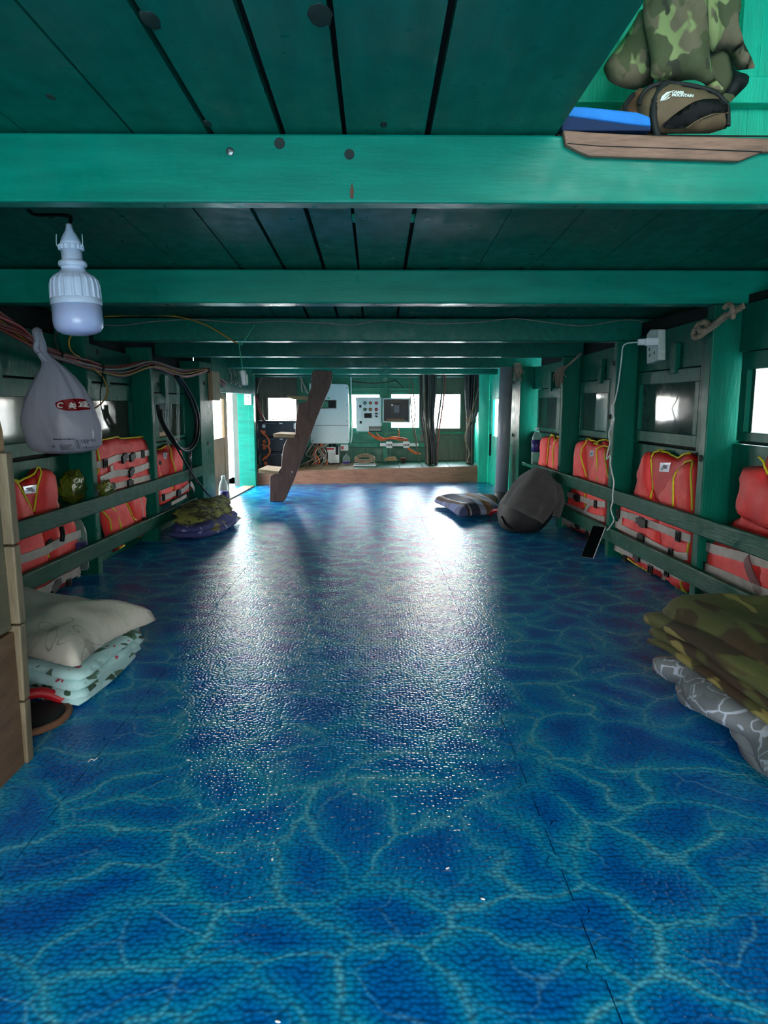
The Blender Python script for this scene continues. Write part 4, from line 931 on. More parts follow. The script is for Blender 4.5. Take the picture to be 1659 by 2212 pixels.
# ---- socket plate on corner post
so = thing('socket_plate', 'white two-way socket plate on the far left aqua post', 'socket', (-1.51, 8.53, 1.0))
MB().box(-1.56, -1.475, 8.52, 8.534, .975, 1.105).build('plate', 'white', so, bevel=.004)
for z in (1.07, 1.015):
    for dx in (-.008, .008): MB().box(-1.519+dx-.003, -1.519+dx+.003, 8.5185, 8.522, z-.008, z+.006).build('slot', 'blackprint', so)
# ---- wooden block on the door post
wk = MB(); wbox(wk, -1, 6.56, 6.82, -.045, -.002, 1.02, 1.285); o = wk.build('wood_block', 'dooredge', None, bevel=.004); tag(o, 'brown wooden block nailed high on the left doorway post', 'block')

# ================================================================ BLACK HOSE LOOP + CLEAR TUBES
H = [[(5.509,1.199),(5.629,1.155),(5.779,1.084),(5.904,0.974),(5.985,0.886),(5.979,0.78),(5.908,0.687),(5.759,0.639),(5.585,0.644),(5.437,0.678),(5.261,0.784),(5.15,0.872),(5.104,0.933),(5.098,0.985)],
     [(5.509,1.199),(5.667,1.148),(5.843,1.051),(5.959,0.956),(6.01,0.85),(5.985,0.754),(5.891,0.67),(5.729,0.624),(5.557,0.633),(5.413,0.685),(5.304,0.758),(5.187,0.825),(5.119,0.887),(5.107,0.955)]]
hs = thing('hose_loop', 'black hose loop hanging over the far left life jacket', 'hose', W(-1, 5.6, -.04, .9))
for k, h in enumerate(H): MB().tube([W(-1, u, -.05-.02*k, v) for u, v in h], .014 if k == 0 else .010, 8).build('hose', 'hose', hs, smooth=True)
for h, r in (([(5.413,0.685),(5.551,0.59),(5.698,0.494),(5.827,0.413),(6.021,0.312),(6.23,0.203),(6.431,0.123)], .008), ([(5.785,0.629),(5.784,0.513),(5.754,0.403),(5.721,0.303)], .005), ([(5.758,0.631),(5.777,0.565),(5.802,0.442),(5.878,0.364),(5.962,0.327)], .006)):
    MB().tube([W(-1, u, -.055, v) for u, v in h], r, 7).build('hose_tail', 'hose', hs, smooth=True)
MB().tube([W(-1, *q) for q in [([(5.769,0.609)][0][0], -.06, [(5.769,0.609)][0][1]), ([(5.751,0.524)][0][0], -.06, [(5.751,0.524)][0][1])]], .012, 8).build('clamp', 'steel', hs, smooth=True)
for k, (h, lb) in enumerate((([(5.408,1.196),(5.398,1.055),(5.356,0.866),(5.363,0.748),(5.369,0.676)], 'clear plastic tube hanging in front of the far left window, nearer one'), ([(5.583,1.206),(5.641,1.123),(5.646,1.024),(5.61,0.86),(5.608,0.695)], 'clear plastic tube hanging in front of the far left window, beside the black hose'))):
    wire('clear_tube', lb, 'tube', [W(-1, u, -.0-.02, v) for u, v in h], .011, 'tube', 8)
wire('clear_tube', 'short clear tube between the two longer clear tubes', 'tube', [W(-1, u, .03, v) for u, v in [(5.606,0.991),(5.61,0.893),(5.584,0.828),(5.553,0.763)]], .009, 'tube', 8)

# ================================================================ WHITE PLASTIC BAG
BZ = [(1.318, .016, .014, 0.), (1.27, .020, .016, .01), (1.235, .016, .014, .015), (1.20, .03, .024, .035), (1.165, .052, .042, .055), (1.12, .085, .065, .064), (1.07, .118, .085, .066), (1.01, .146, .1, .064), (.95, .167, .11, .066), (.89, .178, .115, .070), (.84, .176, .115, .076), (.80, .168, .105, .08), (.775, .14, .09, .08), (.762, .08, .06, .08)]
bagc = Vector((-1.575, 3.42, 0))
def bagprof(z):
    for (za, ra, da, xa), (zb, rb, db, xb) in zip(BZ, BZ[1:]):
        if za >= z >= zb:
            k = (za-z)/(za-zb); k = k*k*(3-2*k) if False else k; return ra+(rb-ra)*k, da+(db-da)*k, xa+(xb-xa)*k
    return BZ[-1][1:] if z < .762 else BZ[0][1:]
def bagpt(th, z):
    rx, ry, cx = bagprof(z)
    k_ = max(0, min(1, (z-.86)/.25)); f = 1+.10*noise.noise(Vector((cos(th)*2.2, sin(th)*2.2, z*2.4)))+.10*k_*noise.noise(Vector((cos(th)*6, sin(th)*6, z*1.3)))+.05*noise.noise(Vector((cos(th)*5+z*6, sin(th)*5, z*9)))
    return Vector((bagc.x+cx+rx*f*cos(th), bagc.y+ry*f*sin(th), z))
bg_ = thing('carrier_bag', 'white plastic carrier bag with red logo hanging from the wires', 'bag', (-1.5, 3.42, .76))
m = MB(); zs = []
for (a, b) in zip(BZ, BZ[1:]):
    for i in range(4): zs.append(a[0]+(b[0]-a[0])*i/4)
zs.append(BZ[-1][0])
m.quadgrid([bagpt(2*pi*i/72, z) for i in range(72) for z in zs], 72, len(zs), True)
o = len(m.v); nz = len(zs); m.v.append((bagc.x+.08, bagc.y, .757))
for i in range(72): m.f.append((i*nz+nz-1, ((i+1) % 72)*nz+nz-1, o))
m.build('bag_body', 'film', bg_, smooth=True)
MB().tube([(bagc.x+.012, bagc.y, 1.215), (bagc.x-.012, bagc.y-.015, 1.25), (bagc.x-.004, bagc.y-.01, 1.285), (bagc.x-.01, bagc.y-.005, 1.325), (bagc.x-.02, bagc.y+.03, 1.33)], [.014, .022], 8).build('handle', 'film', bg_, smooth=True)
MB().tube([(bagc.x+.02, bagc.y-.01, 1.19), (bagc.x+.005, bagc.y-.022, 1.225), (bagc.x+.03, bagc.y-.018, 1.20), (bagc.x+.05, bagc.y-.01, 1.165)], .012, 8).build('knot', 'film', bg_, smooth=True)
# contents bulging inside
MB().ball((bagc.x+.06, bagc.y, .87), .12, .07, .08, 18, 10, lambda d: 1+.12*noise.noise(Vector(d)*3)).build('contents', 'greyprint', bg_, smooth=True)
def onbag(x, z, off):      # front surface of the bag seen from the doorway side
    rx, ry, cx = bagprof(z); k = max(-.985, min(.985, (x-cx-bagc.x)/rx)); th = -math.acos(k)
    p = bagpt(th, z); n_ = Vector((cos(th)/rx, sin(th)/ry, 0)).normalized(); return p+n_*off
def bagpatch(name, mat, pts, off, parent, step=.012):
    m = MB(); r = puffy(m, pts, lambda u, v, h: onbag(u, v, off), 0, .01, step, 0, rnd=1); return m.build(name, mat, parent)
LG = [(-1.48,0.999),(-1.454,1.012),(-1.423,1.017),(-1.377,1.02),(-1.361,1.001),(-1.349,0.97),(-1.376,0.964),(-1.434,0.963),(-1.468,0.974)]
lp = bagpatch('logo', 'redprint', LG, .004, bg_)
lc = [(-1.455,0.989),(-1.41,0.985),(-1.372,0.991)]
for body, (cx, cz), s_, rt_ in (('\u7f8e', lc[1], .030, -.05), ('\u5b9c', lc[2], .030, -.05)):
    m = MB(); add_text(m, body, s_, lambda u, v: onbag(cx+u*cos(rt_)-v*sin(rt_), cz+u*sin(rt_)+v*cos(rt_), .0055), 0, .0004); m.build('lettering', 'print', lp)
m = MB(); cx, cz = lc[0]
for (a0, a1, r0, r1) in ((.6, 5.4, .008, .0125),):
    n = 18; o = len(m.v)
    for i in range(n+1):
        a = a0+(a1-a0)*i/n
        for r in (r0, r1): m.v.append(tuple(onbag(cx+r*cos(a)*1.1, cz+r*sin(a), .0055)))
    for i in range(n): m.f.append((o+2*i, o+2*i+1, o+2*i+3, o+2*i+2))
m.build('emblem', 'print', lp)
bc = [(-1.395,0.822),(-1.325,0.83),(-1.332,0.791),(-1.404,0.787)]
m = MB(); x0, x1 = bc[3][0], bc[1][0]; z0, z1 = bc[3][1], bc[1][1]; rg = random.Random(3); x = x0
while x < x1:
    wd = rg.choice([.0012, .002, .0035, .006]); 
    o = len(m.v); m.v += [tuple(onbag(x, z0, .004)), tuple(onbag(min(x+wd, x1), z0, .004)), tuple(onbag(min(x+wd, x1), z1, .004)), tuple(onbag(x, z1, .004))]; m.f.append((o, o+1, o+2, o+3)); x += wd+rg.choice([.001, .0015, .003])
m.build('barcode', 'greyprint', bg_)
m = MB(); tl = [(-1.493,0.834),(-1.403,0.822),(-1.468,0.812),(-1.416,0.777)]; rg = random.Random(9)
def dash(x0, x1, z, h):
    x = x0
    while x < x1:
        wd = rg.uniform(.002, .006); o = len(m.v); m.v += [tuple(onbag(x, z, .004)), tuple(onbag(x+wd, z, .004)), tuple(onbag(x+wd, z+h, .004)), tuple(onbag(x, z+h, .004))]; m.f.append((o, o+1, o+2, o+3)); x += wd+.0016
dash(tl[0][0], tl[1][0], tl[0][1]-.004, .006)
for k in range(6): dash(tl[2][0], tl[3][0]-.004*k % .02, tl[2][1]-.007-k*.0045, .0025)
cz, cx = [(-1.497,0.8)][0][1], [(-1.497,0.8)][0][0]
for (r0, r1) in ((.0055, .0075), (0, .0025)):
    o = len(m.v)
    for i in range(16):
        for r in (r0, r1): m.v.append(tuple(onbag(cx+r*cos(i*pi/8), cz+r*sin(i*pi/8), .004)))
    for i in range(16): j = (i+1) % 16; m.f.append((o+2*i, o+2*i+1, o+2*j+1, o+2*j))
m.build('small_print', 'blackprint', bg_)

# ---- green plastic bag on the left rail
gb = thing('green_plastic_bag', 'crumpled olive green plastic bag resting behind the left rail', 'bag', W(-1, 3.95, .06, .43))
def crump(seed, a): return lambda d: 1+a*noise.noise(Vector(d)*2.6+Vector((seed, 0, 0)))+a*.6*noise.noise(Vector(d)*7+Vector((seed, 3, 0)))
MB().ball(W(-1, 4.0, .066, .53), .045, .15, .09, 40, 26, crump(1., .22)).build('bag_body', 'greenfilm', gb, smooth=True)
MB().ball(W(-1, 4.15, -.05, .505), .03, .10, .045, 32, 20, crump(4., .4)).build('bag_top', 'greenfilm', gb, smooth=True)

# ---- bottles
def bottle(c, h, r, label, lab0, lab1, cap='cap', tilt=0.):
    t = thing('water_bottle', label, 'bottle', c)
    pr = [(.02, .0), (r*.9, .004), (r, .02), (r*.97, h*.25), (r, h*.3), (r, h*.62), (r*.95, h*.68), (r*.6, h*.84), (.016, h*.90), (.015, h*.93)]
    MB().lathe(pr, c, (0, 0, 1), 24).build('bottle_body', 'pet', t, smooth=True)
    MB().lathe([(.017, h*.93), (.019, h*.932), (.019, h*.995), (.016, h)], c, (0, 0, 1), 20).build('cap', cap, t)
    if lab1: MB().lathe([(r+.0015, h*lab0), (r+.0015, h*lab1)], c, (0, 0, 1), 24).build('label_sleeve', 'bottlelabel', t, smooth=True)
bottle(W(1, 6.62, .07, .4301), .345, .048, 'tall clear water bottle with purple label beside the farthest right life jacket', .34, .66)
bottle(W(-1, 3.99, .055, .0501), .33, .05, 'clear water bottle standing behind the left rails by the near jacket', .28, .5)
bottle(W(-1, 6.76, -.06, .0002), .31, .045, 'clear water bottle with blue label by the left doorway post', .2, .52)

# ================================================================ POWER STRIP, CHARGER, PHONE
ps = thing('power_strip', 'white power strip fixed high on the right wall', 'power strip', W(1, 4.15, .1, 1.2))
PSO = [(4.175,1.418),(4.151,1.243),(4.31,1.229),(4.334,1.405),(4.285,1.429)]
MB().prism(PSO, lambda u, v, t: W(1, u, .13-t*.045, v)).build('body', 'offwhite', ps, bevel=.006)
for (u, v) in [(4.271,1.278),(4.28,1.312),(4.211,1.288)]:
    m = MB(); wbox(m, 1, u-.006, u+.006, .0838, .0855, v-.008, v+.008); m.build('socket_hole', 'blackprint', ps)
ch = thing('charger', 'white phone charger plugged into the power strip', 'charger', W(1, 4.17, 0, 1.27))
a = W(1, 4.17, .083, [(4.285,1.349)][0][1]); dr = Vector((-.98, .12, -.02)).normalized()
MB().obox(a+dr*.035, dr, (0, 1, 0), (0, 0, 1), .035, .02, .022).build('adaptor', 'white', ch, bevel=.006)
MB().obox(a+dr*.09, dr, (0, 1, 0), (0, 0, 1), .02, .014, .018).build('plug_head', 'white', ch, bevel=.005)
CP = [(4.273,1.346),(4.331,1.326),(4.34,1.268),(4.352,1.202),(4.376,1.097),(4.416,1.009),(4.456,0.969),(4.435,0.929),(4.415,0.9),(4.441,0.859),(4.485,0.817),(4.474,0.777),(4.464,0.747),(4.495,0.684),(4.503,0.642)]+[(4.445,0.672),(4.438,0.621),(4.401,0.565),(4.365,0.511),(4.375,0.436),(4.369,0.392),(4.392,0.344),(4.368,0.311),(4.334,0.279),(4.378,0.235),(4.434,0.196)]
MB().tube([a+dr*.105]+[W(1, u, -.055-.0*i, v) for i, (u, v) in enumerate(CP)], .0042, 7).build('charging_cable', 'whitewire', ch, smooth=True)
pb = Vector((1.372, 4.49, .004)); ptop = Vector((1.455, 4.53, .205)); wv = Vector((.062, -.052, .0)).normalized(); ln = (ptop-pb); L_ = ln.length; ln.normalize(); nn = wv.cross(ln).normalized()
if nn.y > 0: nn = -nn
ph = thing('phone', 'black smartphone leaning on the lower right rail while charging', 'phone', pb)
cc = (pb+ptop)/2+Vector((0, 0, .0)); MB().obox(cc, wv, ln, nn, .043, L_/2, .0055).build('case', 'phonerim', ph, bevel=.004)
MB().obox(cc+nn*.0052, wv, ln, nn, .0405, L_/2-.003, .001).build('screen', 'phone', ph)
# ================================================================ ROPES on the right posts
def strand_rope(pts, r, name, parent, tw=7.):
    pts = catmull([Vector(p) for p in pts], 14); acc = 0
    for s_ in range(3):
        q = []
        for i, p in enumerate(pts):
            d = (pts[min(i+1, len(pts)-1)]-pts[max(i-1, 0)]).normalized(); aa = d.cross(Vector((.2, .3, .93))).normalized(); bb = d.cross(aa)
            an = i*.55+s_*2*pi/3; q.append(p+aa*(r*.55*cos(an))+bb*(r*.55*sin(an)))
        MB().tube(q, r*.6, 6, False).build(name, 'rope', parent, smooth=True)
r1 = thing('rope', 'thick hemp rope knotted around the nearest right post', 'rope', W(1, 3.35, -.03, 1.4))
strand_rope([W(1, u, -.03, v) for u, v in [(3.09,1.406),(3.17,1.39),(3.248,1.371),(3.315,1.35),(3.385,1.332),(3.444,1.315),(3.498,1.312),(3.513,1.336),(3.474,1.367),(3.414,1.375),(3.374,1.36),(3.402,1.344),(3.453,1.331)]], .012, 'strand', r1)
strand_rope([W(1, u, -.05, v) for u, v in [(3.203,1.414),(3.164,1.423),(3.135,1.402),(3.146,1.387),(3.198,1.379),(3.25,1.364),(3.318,1.343),(3.391,1.332),(3.423,1.346)]], .011, 'strand', r1)
strand_rope([W(1, u, -.045, v) for u, v in [(3.15,1.394),(3.134,1.375),(3.139,1.362)]], .010, 'strand', r1)
r2 = thing('rope', 'frayed hemp rope tuft tied to the third right post', 'rope', W(1, 5.6, -.03, 1.2))
MB().tube([W(1, u, -.03, v) for u, v in [(5.169,1.348),(5.273,1.32),(5.419,1.287),(5.515,1.268)]], .009, 7).build('strand', 'rope', r2, smooth=True)
for k in range(30):
    rg = random.Random(100+k); e = [(5.803,1.218),(5.731,1.164),(5.748,1.127),(5.643,1.143),(5.584,1.173),(5.799,1.179),(5.696,1.226),(5.546,1.196),(5.772,1.146),(5.611,1.223),(5.736,1.203),(5.645,1.162)][k % 12]; e = (e[0]+rg.uniform(-.05, .05), e[1]+rg.uniform(-.025, .02)); b = [(5.488,1.279)][0]
    MB().tube([W(1, b[0], -.03, b[1]), W(1, (b[0]+e[0])/2+rg.uniform(-.04, .04), -.04-rg.uniform(0, .02), (b[1]+e[1])/2+rg.uniform(-.01, .01)), W(1, e[0], -.02, e[1])], .0038, 5).build('strand', 'rope', r2, smooth=True)
r3 = thing('rope', 'pale rope tuft hanging on the post behind the grey pipe', 'rope', W(1, 7.1, -.03, 1.2))
for k in range(28):
    rg = random.Random(130+k); e = [(7.298,1.29),(7.192,1.27),(7.123,1.252),(7.025,1.256),(6.93,1.26),(6.871,1.288),(7.234,1.335),(6.956,1.215),(7.129,1.299),(7.066,1.327),(7.273,1.369),(6.908,1.335),(6.998,1.293),(7.153,1.221)][k % 14]; e = (e[0]+rg.uniform(-.06, .06), e[1]+rg.uniform(-.03, .03)); b = [(7.021,1.379)][0]
    MB().tube([W(1, b[0]+rg.uniform(-.05, .05), -.02, b[1]), W(1, (b[0]+e[0])/2+rg.uniform(-.05, .05), -.03, (b[1]+e[1])/2), W(1, e[0], -.02, e[1])], .005, 5).build('strand', 'rope', r3, smooth=True)
# ---- grey pipe
pp = thing('drain_pipe', 'grey plastic pipe standing from floor to beam near the right wall', 'pipe', (1.285, 7.22, 0))
MB().lathe([(.066, .09), (.066, 1.352)], (1.287, 7.22, .0), (.017, 0, 1), 28).build('pipe', 'pvc', pp, smooth=True)
MB().lathe([(.070, .0005), (.071, .01), (.071, .085), (.068, .095)], (1.286, 7.22, 0), (.017, 0, 1), 28).build('foot_sleeve', 'pvcdark', pp, smooth=True)
rod = MB().tube([(1.06, 7.12, .012), (1.2, 7.1, .012)], .008, 8).build('white_rod', 'offwhite'); tag(rod, 'short white rod lying at the foot of the grey pipe', 'rod')

# ================================================================ LADDER
ld = thing('ladder', 'dark wooden ladder stair with three pale treads in the middle', 'ladder', (-.95, 7.3, 0))
SO = [(-1.088,-0.002),(-0.956,-0.01),(-0.932,0.016),(-0.846,0.204),(-0.704,0.568),(-0.591,0.864),(-0.462,1.147),(-0.434,1.244),(-0.438,1.314),(-0.625,1.322),(-0.643,1.279),(-0.655,1.085),(-0.683,1.015),(-0.782,0.988),(-0.797,0.882),(-0.813,0.775),(-0.815,0.676),(-0.901,0.64),(-0.934,0.568),(-0.955,0.46),(-0.961,0.36),(-0.999,0.305),(-1.072,0.264),(-1.082,0.251)]
SO = [(u, max(v, .0005)) for u, v in SO]
MB().prism(SO, lambda u, v, t: (u, 7.2+t*.055, v)).build('stringer', 'stair', ld, bevel=.006)
MB().prism([(-1.09, 0), (-1.02, 0), (-.84, .5), (-.70, .9), (-.56, 1.34), (-.62, 1.34), (-.76, .95), (-.93, .5)], lambda u, v, t: (u, 7.58+t*.045, v)).build('stringer', 'stair', ld, bevel=.006)
for q in ([(-1.193,0.335),(-0.985,0.312),(-0.986,0.285),(-1.19,0.294)], [(-1.035,0.694),(-0.815,0.683),(-0.815,0.651),(-1.027,0.656)], [(-0.885,1.075),(-0.678,1.063),(-0.674,1.028),(-0.821,1.032),(-0.882,1.054)]):
    MB().prism(q, lambda u, v, t: (u+t*.02, 7.17+t*.46, v)).build('tread', 'tread', ld, bevel=.004)
MB().lathe([(.012, 0), (.009, .004)], ([(-0.854,0.305)][0][0], 7.2, [(-0.854,0.305)][0][1]), (0, -1, 0), 12).build('bolt', 'steel', ld)

# ================================================================ BATTERIES
for k, (pts, lb) in enumerate((([(-1.533,0.347),(-1.161,0.352),(-1.165,0.183),(-1.514,0.184)], 'lowest charcoal battery module of the stack at far left'), ([(-1.539,0.544),(-1.111,0.549),(-1.114,0.378),(-1.521,0.37)], 'middle charcoal battery module of the stack at far left'), ([(-1.557,0.745),(-1.043,0.756),(-1.047,0.575),(-1.544,0.572)], 'topmost charcoal battery module of the stack under the far left window'))):
    x0 = -1.545+.012*(k == 0); x1 = -1.0; z0 = [.172, .372, .575][k]; z1 = [.365, .567, .768][k]
    b = thing('battery_module', lb, 'battery', (-1.27, 9.3, z0), 'battery modules in the far left corner')
    MB().box(x0, x1, 9.22, 9.75, z0+.001, z1).build('case', 'bat', b, bevel=.006)
    MB().box(x0+.05, x1-.03, 9.208, 9.22, z0+.014, z1-.012).build('face_plate', 'batface', b, bevel=.004)
    for hx in (x0+.022, x1-.014): MB().tube([(hx, 9.22, z0+.05), (hx, 9.185, z0+.06), (hx, 9.185, z1-.05), (hx, 9.22, z1-.04)], .008, 7).build('handle', 'steel', b, smooth=True)
    MB().box(x0+.08, x0+.12, 9.2, 9.209, z1-.085, z1-.045).build('terminal', 'white' if k == 2 else 'orangewire', b, bevel=.003)
    MB().box(x0+.08, x0+.12, 9.195, 9.209, z0+.03, z0+.07).build('terminal', 'orangewire', b, bevel=.003)
    MB().box(x0+.10, x0+.24, 9.2065, 9.209, z1-.035, z1-.029).build('print', 'greyprint', b)
    MB().box(x0+.3, x0+.34, 9.2065, 9.209, z1-.036, z1-.026).build('print', 'print', b)
    if k == 2: MB().box(x1-.06, x1-.035, 9.2, 9.209, z1-.1, z1-.03).build('terminal', 'white', b, bevel=.003)
for k, p in enumerate(([(-1.483,0.65),(-1.456,0.61),(-1.405,0.565),(-1.378,0.507),(-1.385,0.462),(-1.42,0.45),(-1.471,0.467)], [(-1.408,0.456),(-1.375,0.41),(-1.376,0.358),(-1.412,0.312),(-1.452,0.289),(-1.465,0.266)])):
    wire('battery_cable', ['orange cable linking the top and middle batteries', 'orange cable linking the middle and lowest batteries'][k], 'cable', [(x, 9.18, z) for x, z in p], .013, 'orangewire', 8)
MB_ = MB().tube([(-1.4, 9.4, .776), (-1.25, 9.4, .79), (-1.12, 9.42, .775), (-1.06, 9.4, .785)], .006, 6).build('thin_cable', 'darkcable', None, smooth=True); tag(MB_, 'dark thin cable lying on top of the battery stack', 'cable')

# ================================================================ INVERTER
iv = thing('inverter', 'large white wall-mounted inverter box behind the ladder', 'inverter', (-.63, 9.7, .44))
IB = [(-0.898,1.257),(-0.388,1.252),(-0.372,1.228),(-0.363,0.472),(-0.382,0.448),(-0.869,0.448),(-0.889,0.473)]
MB().prism(IB, lambda u, v, t: (u, 9.7+t*.14, v)).build('case', 'panelwhite', iv, bevel=.012)
p = [(-0.871,0.694),(-0.371,0.69)]
box('seam', 'greyprint', iv, p[0][0], p[1][0], 9.6985, 9.703, p[0][1]-.003, p[0][1]+.003, 0)
p = [(-0.733,1.032),(-0.539,0.927)]
dp = box('display', 'screen', iv, p[0][0], p[1][0], 9.694, 9.704, p[1][1], p[0][1], .003); box('screen_frame', 'steel', iv, p[0][0]-.008, p[1][0]+.008, 9.697, 9.704, p[1][1]-.008, p[0][1]+.008, .002)
p = [(-0.727,1.02),(-0.644,0.936),(-0.654,1.073),(-0.624,1.05)]
box('lit_area', 'green', iv, p[0][0], p[1][0], 9.6925, 9.6945, p[1][1], p[0][1], 0); box('indicator', 'leaf', iv, p[2][0], p[3][0], 9.696, 9.702, p[3][1], p[2][1], .002)
for (x, z) in [(-0.394,1.198),(-0.392,0.974),(-0.389,0.754),(-0.387,0.496),(-0.862,0.493)]: MB().lathe([(.009, 0), (.006, .004)], (x, 9.7, z), (0, -1, 0), 10).build('screw', 'steel', iv)
for (x, z) in [(-0.809,0.407),(-0.76,0.395),(-0.711,0.401),(-0.631,0.419),(-0.575,0.419)]: MB().lathe([(.02, 0), (.02, .05), (.014, .055), (.013, .1)], (x, 9.77, .462), (0, 0, -1), 12).build('cable_gland', 'black', iv)
# wall bracket
box('bracket', 'steel', iv, -.8, -.46, 9.84, 10.0, .9, 1.0)
# box under the inverter
jb = thing('junction_box', 'small white junction box with black isolator under the inverter', 'box', (-.6, 9.78, .18))
p = [(-0.755,0.429),(-0.506,0.251)]
box('case', 'white', jb, p[0][0]+.03, p[1][0], 9.72, 9.85, .182, p[0][1]-.03, .004)
p = [(-0.552,0.424),(-0.514,0.296)]; box('isolator', 'black', jb, p[0][0], p[1][0], 9.69, 9.725, p[1][1], p[0][1], .004)
p = [(-0.675,0.393),(-0.572,0.356)]; box('print', 'redprint', jb, p[0][0], p[1][0], 9.718, 9.7205, p[1][1]+.008, p[0][1]-.005, 0)
br = thing('breaker', 'small white breaker with red mark at the right of the junction box', 'breaker', (-.42, 9.85, .3))
p = [(-0.493,0.421),(-0.388,0.341)]; box('body', 'white', br, p[0][0], p[1][0], 9.85, 10.0, p[1][1], p[0][1], .004)
box('lever', 'red', br, p[0][0]+.012, p[0][0]+.045, 9.838, 9.851, p[1][1]+.02, p[0][1]-.015, .003)
# cable tangle under the inverter
ct = thing('cable_tangle', 'tangle of grey, tan and black cables on the platform under the inverter', 'cables', (-.8, 9.6, .17))
for k in range(16):
    rg = random.Random(200+k); x = -.92+.02*k
    a0 = (-.88+.03*(k % 9), 9.72, .45); e = (-.98+.028*k+rg.uniform(-.05, .05), 9.35+rg.uniform(0, .3), .185)
    MB().tube([a0, (x+rg.uniform(-.05, .05), 9.6, .33+rg.uniform(-.05, .05)), (x+rg.uniform(-.1, .1), 9.5, .24+rg.uniform(-.04, .05)), e], rg.uniform(.006, .011), 6).build('cable', rg.choice(['darkcable', 'black', 'greywire', 'olivecable', 'orangewire', 'greywire']), ct, smooth=True)
cj = thing('clear_jug', 'small clear plastic jug beside the junction box on the platform', 'jug', (-.4, 9.55, .18))
MB().lathe([(.04, .0), (.05, .01), (.05, .09), (.03, .12), (.016, .13), (.016, .15)], (-.4, 9.55, zp(-.4)-.004), (0, 0, 1), 20).build('jug_body', 'pet', cj, smooth=True); MB().lathe([(.051, .02), (.051, .05)], (-.4, 9.55, zp(-.4)-.004), (0, 0, 1), 20).build('label_sleeve', 'bottlelabel', cj, smooth=True)

# ================================================================ CONTROL PANEL
cp = thing('control_panel', 'white control panel with six coloured buttons on the far wall', 'control panel', (-.1, 9.8, .6))
CPO = [(-0.276,1.075),(0.076,1.075),(0.076,0.606),(-0.269,0.611)]
MB().prism(CPO, lambda u, v, t: (u, 9.8+t*.17, v)).build('case', 'panelwhite', cp, bevel=.006)
for r_, row in enumerate(([(-0.151,0.996),(-0.076,0.996),(0.004,0.996)], [(-0.152,0.909),(-0.076,0.909),(0.004,0.909)])):
    for (x, z), mt in zip(row, ('green', 'amber', 'red')):
        b_ = MB().lathe([(.022, 0), (.022, .006), (.017, .008)], (x, 9.8, z), (0, -1, 0), 16).build('push_button', 'black', cp); MB().lathe([(.015, .007), (.015, .02), (.011, .023)], (x, 9.8, z), (0, -1, 0), 16).build('button_cap', mt, b_)
p = [(-0.16,0.858),(-0.059,0.794)]; box('meter', 'screen', cp, p[0][0], p[1][0], 9.792, 9.801, p[1][1], p[0][1], .003)
for q in ([(-0.227,0.969),(-0.2,0.936)], [(-0.223,0.751),(-0.196,0.719)], [(-0.015,0.864),(0.025,0.844)]): box('latch', 'black', cp, q[0][0], q[1][0], 9.79, 9.801, q[1][1], q[0][1], .003)
p = [(-0.011,0.825),(0.025,0.805)]; MB().tube([(p[0][0], 9.785, p[0][1]), (p[1][0], 9.785, p[1][1])], .006, 7).build('rotary_switch', 'black', cp); MB().lathe([(.013, 0), (.013, .012)], ((p[0][0]+p[1][0])/2, 9.8, (p[0][1]+p[1][1])/2), (0, -1, 0), 14).build('switch_base', 'black', cp)
p = [(-0.096,0.684),(0.078,0.606)]; ip = box('notice_plate', 'black', cp, p[0][0], p[1][0], 9.794, 9.7995, p[1][1], p[0][1], 0)
m = MB(); rg = random.Random(5)
for k in range(4):
    z = p[0][1]-(k+.75)*(p[0][1]-p[1][1])/4.6; x = p[0][0]+.006
    while x < p[1][0]-.012:
        wd = rg.uniform(.004, .012); m.box(x, min(x+wd, p[1][0]-.004), 9.7925, 9.7938, z, z+.006); x += wd+.003
m.build('print', 'print', ip)
# orange wires below
ow = thing('orange_wire_loom', 'orange and brown wires under the control panel and above the breakers', 'wires', (.2, 9.8, .52))
for k in range(9):
    rg = random.Random(300+k); q = [(-0.092,0.59),(-0.024,0.545),(0.089,0.5),(0.219,0.521),(0.348,0.5),(0.437,0.489)]
    MB().tube([(x+rg.uniform(-.015, .015), 9.80+rg.uniform(-.02, .02), z+rg.uniform(-.022, .022)) for x, z in q], .0058, 6).build('wire', 'orangewire' if k % 3 else 'redwire', ow, smooth=True)
for q in ([(0.307,0.642),(0.319,0.593),(0.312,0.545),(0.332,0.505)], [(0.008,0.59),(0.041,0.545),(0.105,0.513)], [(0.446,0.384),(0.511,0.343),(0.576,0.311),(0.617,0.302)], [(0.438,0.376),(0.495,0.327),(0.576,0.294)]): MB().tube([(x, 9.8, z) for x, z in q], .008, 6).build('wire', 'orangewire', ow, smooth=True)
# drive cabinet
dc = thing('drive_cabinet', 'clear-lidded grey box with a dark drive inside on the far wall', 'cabinet', (.28, 9.75, .74))
CB = [(0.092,1.064),(0.468,1.072),(0.473,0.732),(0.105,0.732)]; x0, x1 = CB[0][0], CB[1][0]; z0, z1 = CB[3][1], CB[0][1]
m = MB()
for q in ((x0, x1, z0, z0+.015), (x0, x1, z1-.015, z1), (x0, x0+.015, z0, z1), (x1-.015, x1, z0, z1)): m.box(q[0], q[1], 9.75, 9.96, q[2], q[3])
m.box(x0, x1, 9.94, 9.96, z0, z1); m.build('case', 'panelwhite', dc, bevel=.003)
box('back_plate', 'batface', dc, x0+.02, x1-.02, 9.925, 9.94, z0+.02, z1-.02); box('lid', 'glass', dc, x0+.01, x1-.01, 9.752, 9.756, z0+.01, z1-.01, 0)
p = [(0.194,0.993),(0.339,0.786),(0.25,0.969),(0.323,0.866),(0.21,0.98),(0.237,0.956)]; dv = box('drive', 'black', dc, p[0][0], p[1][0], 9.80, 9.925, p[1][1], p[0][1], .006)
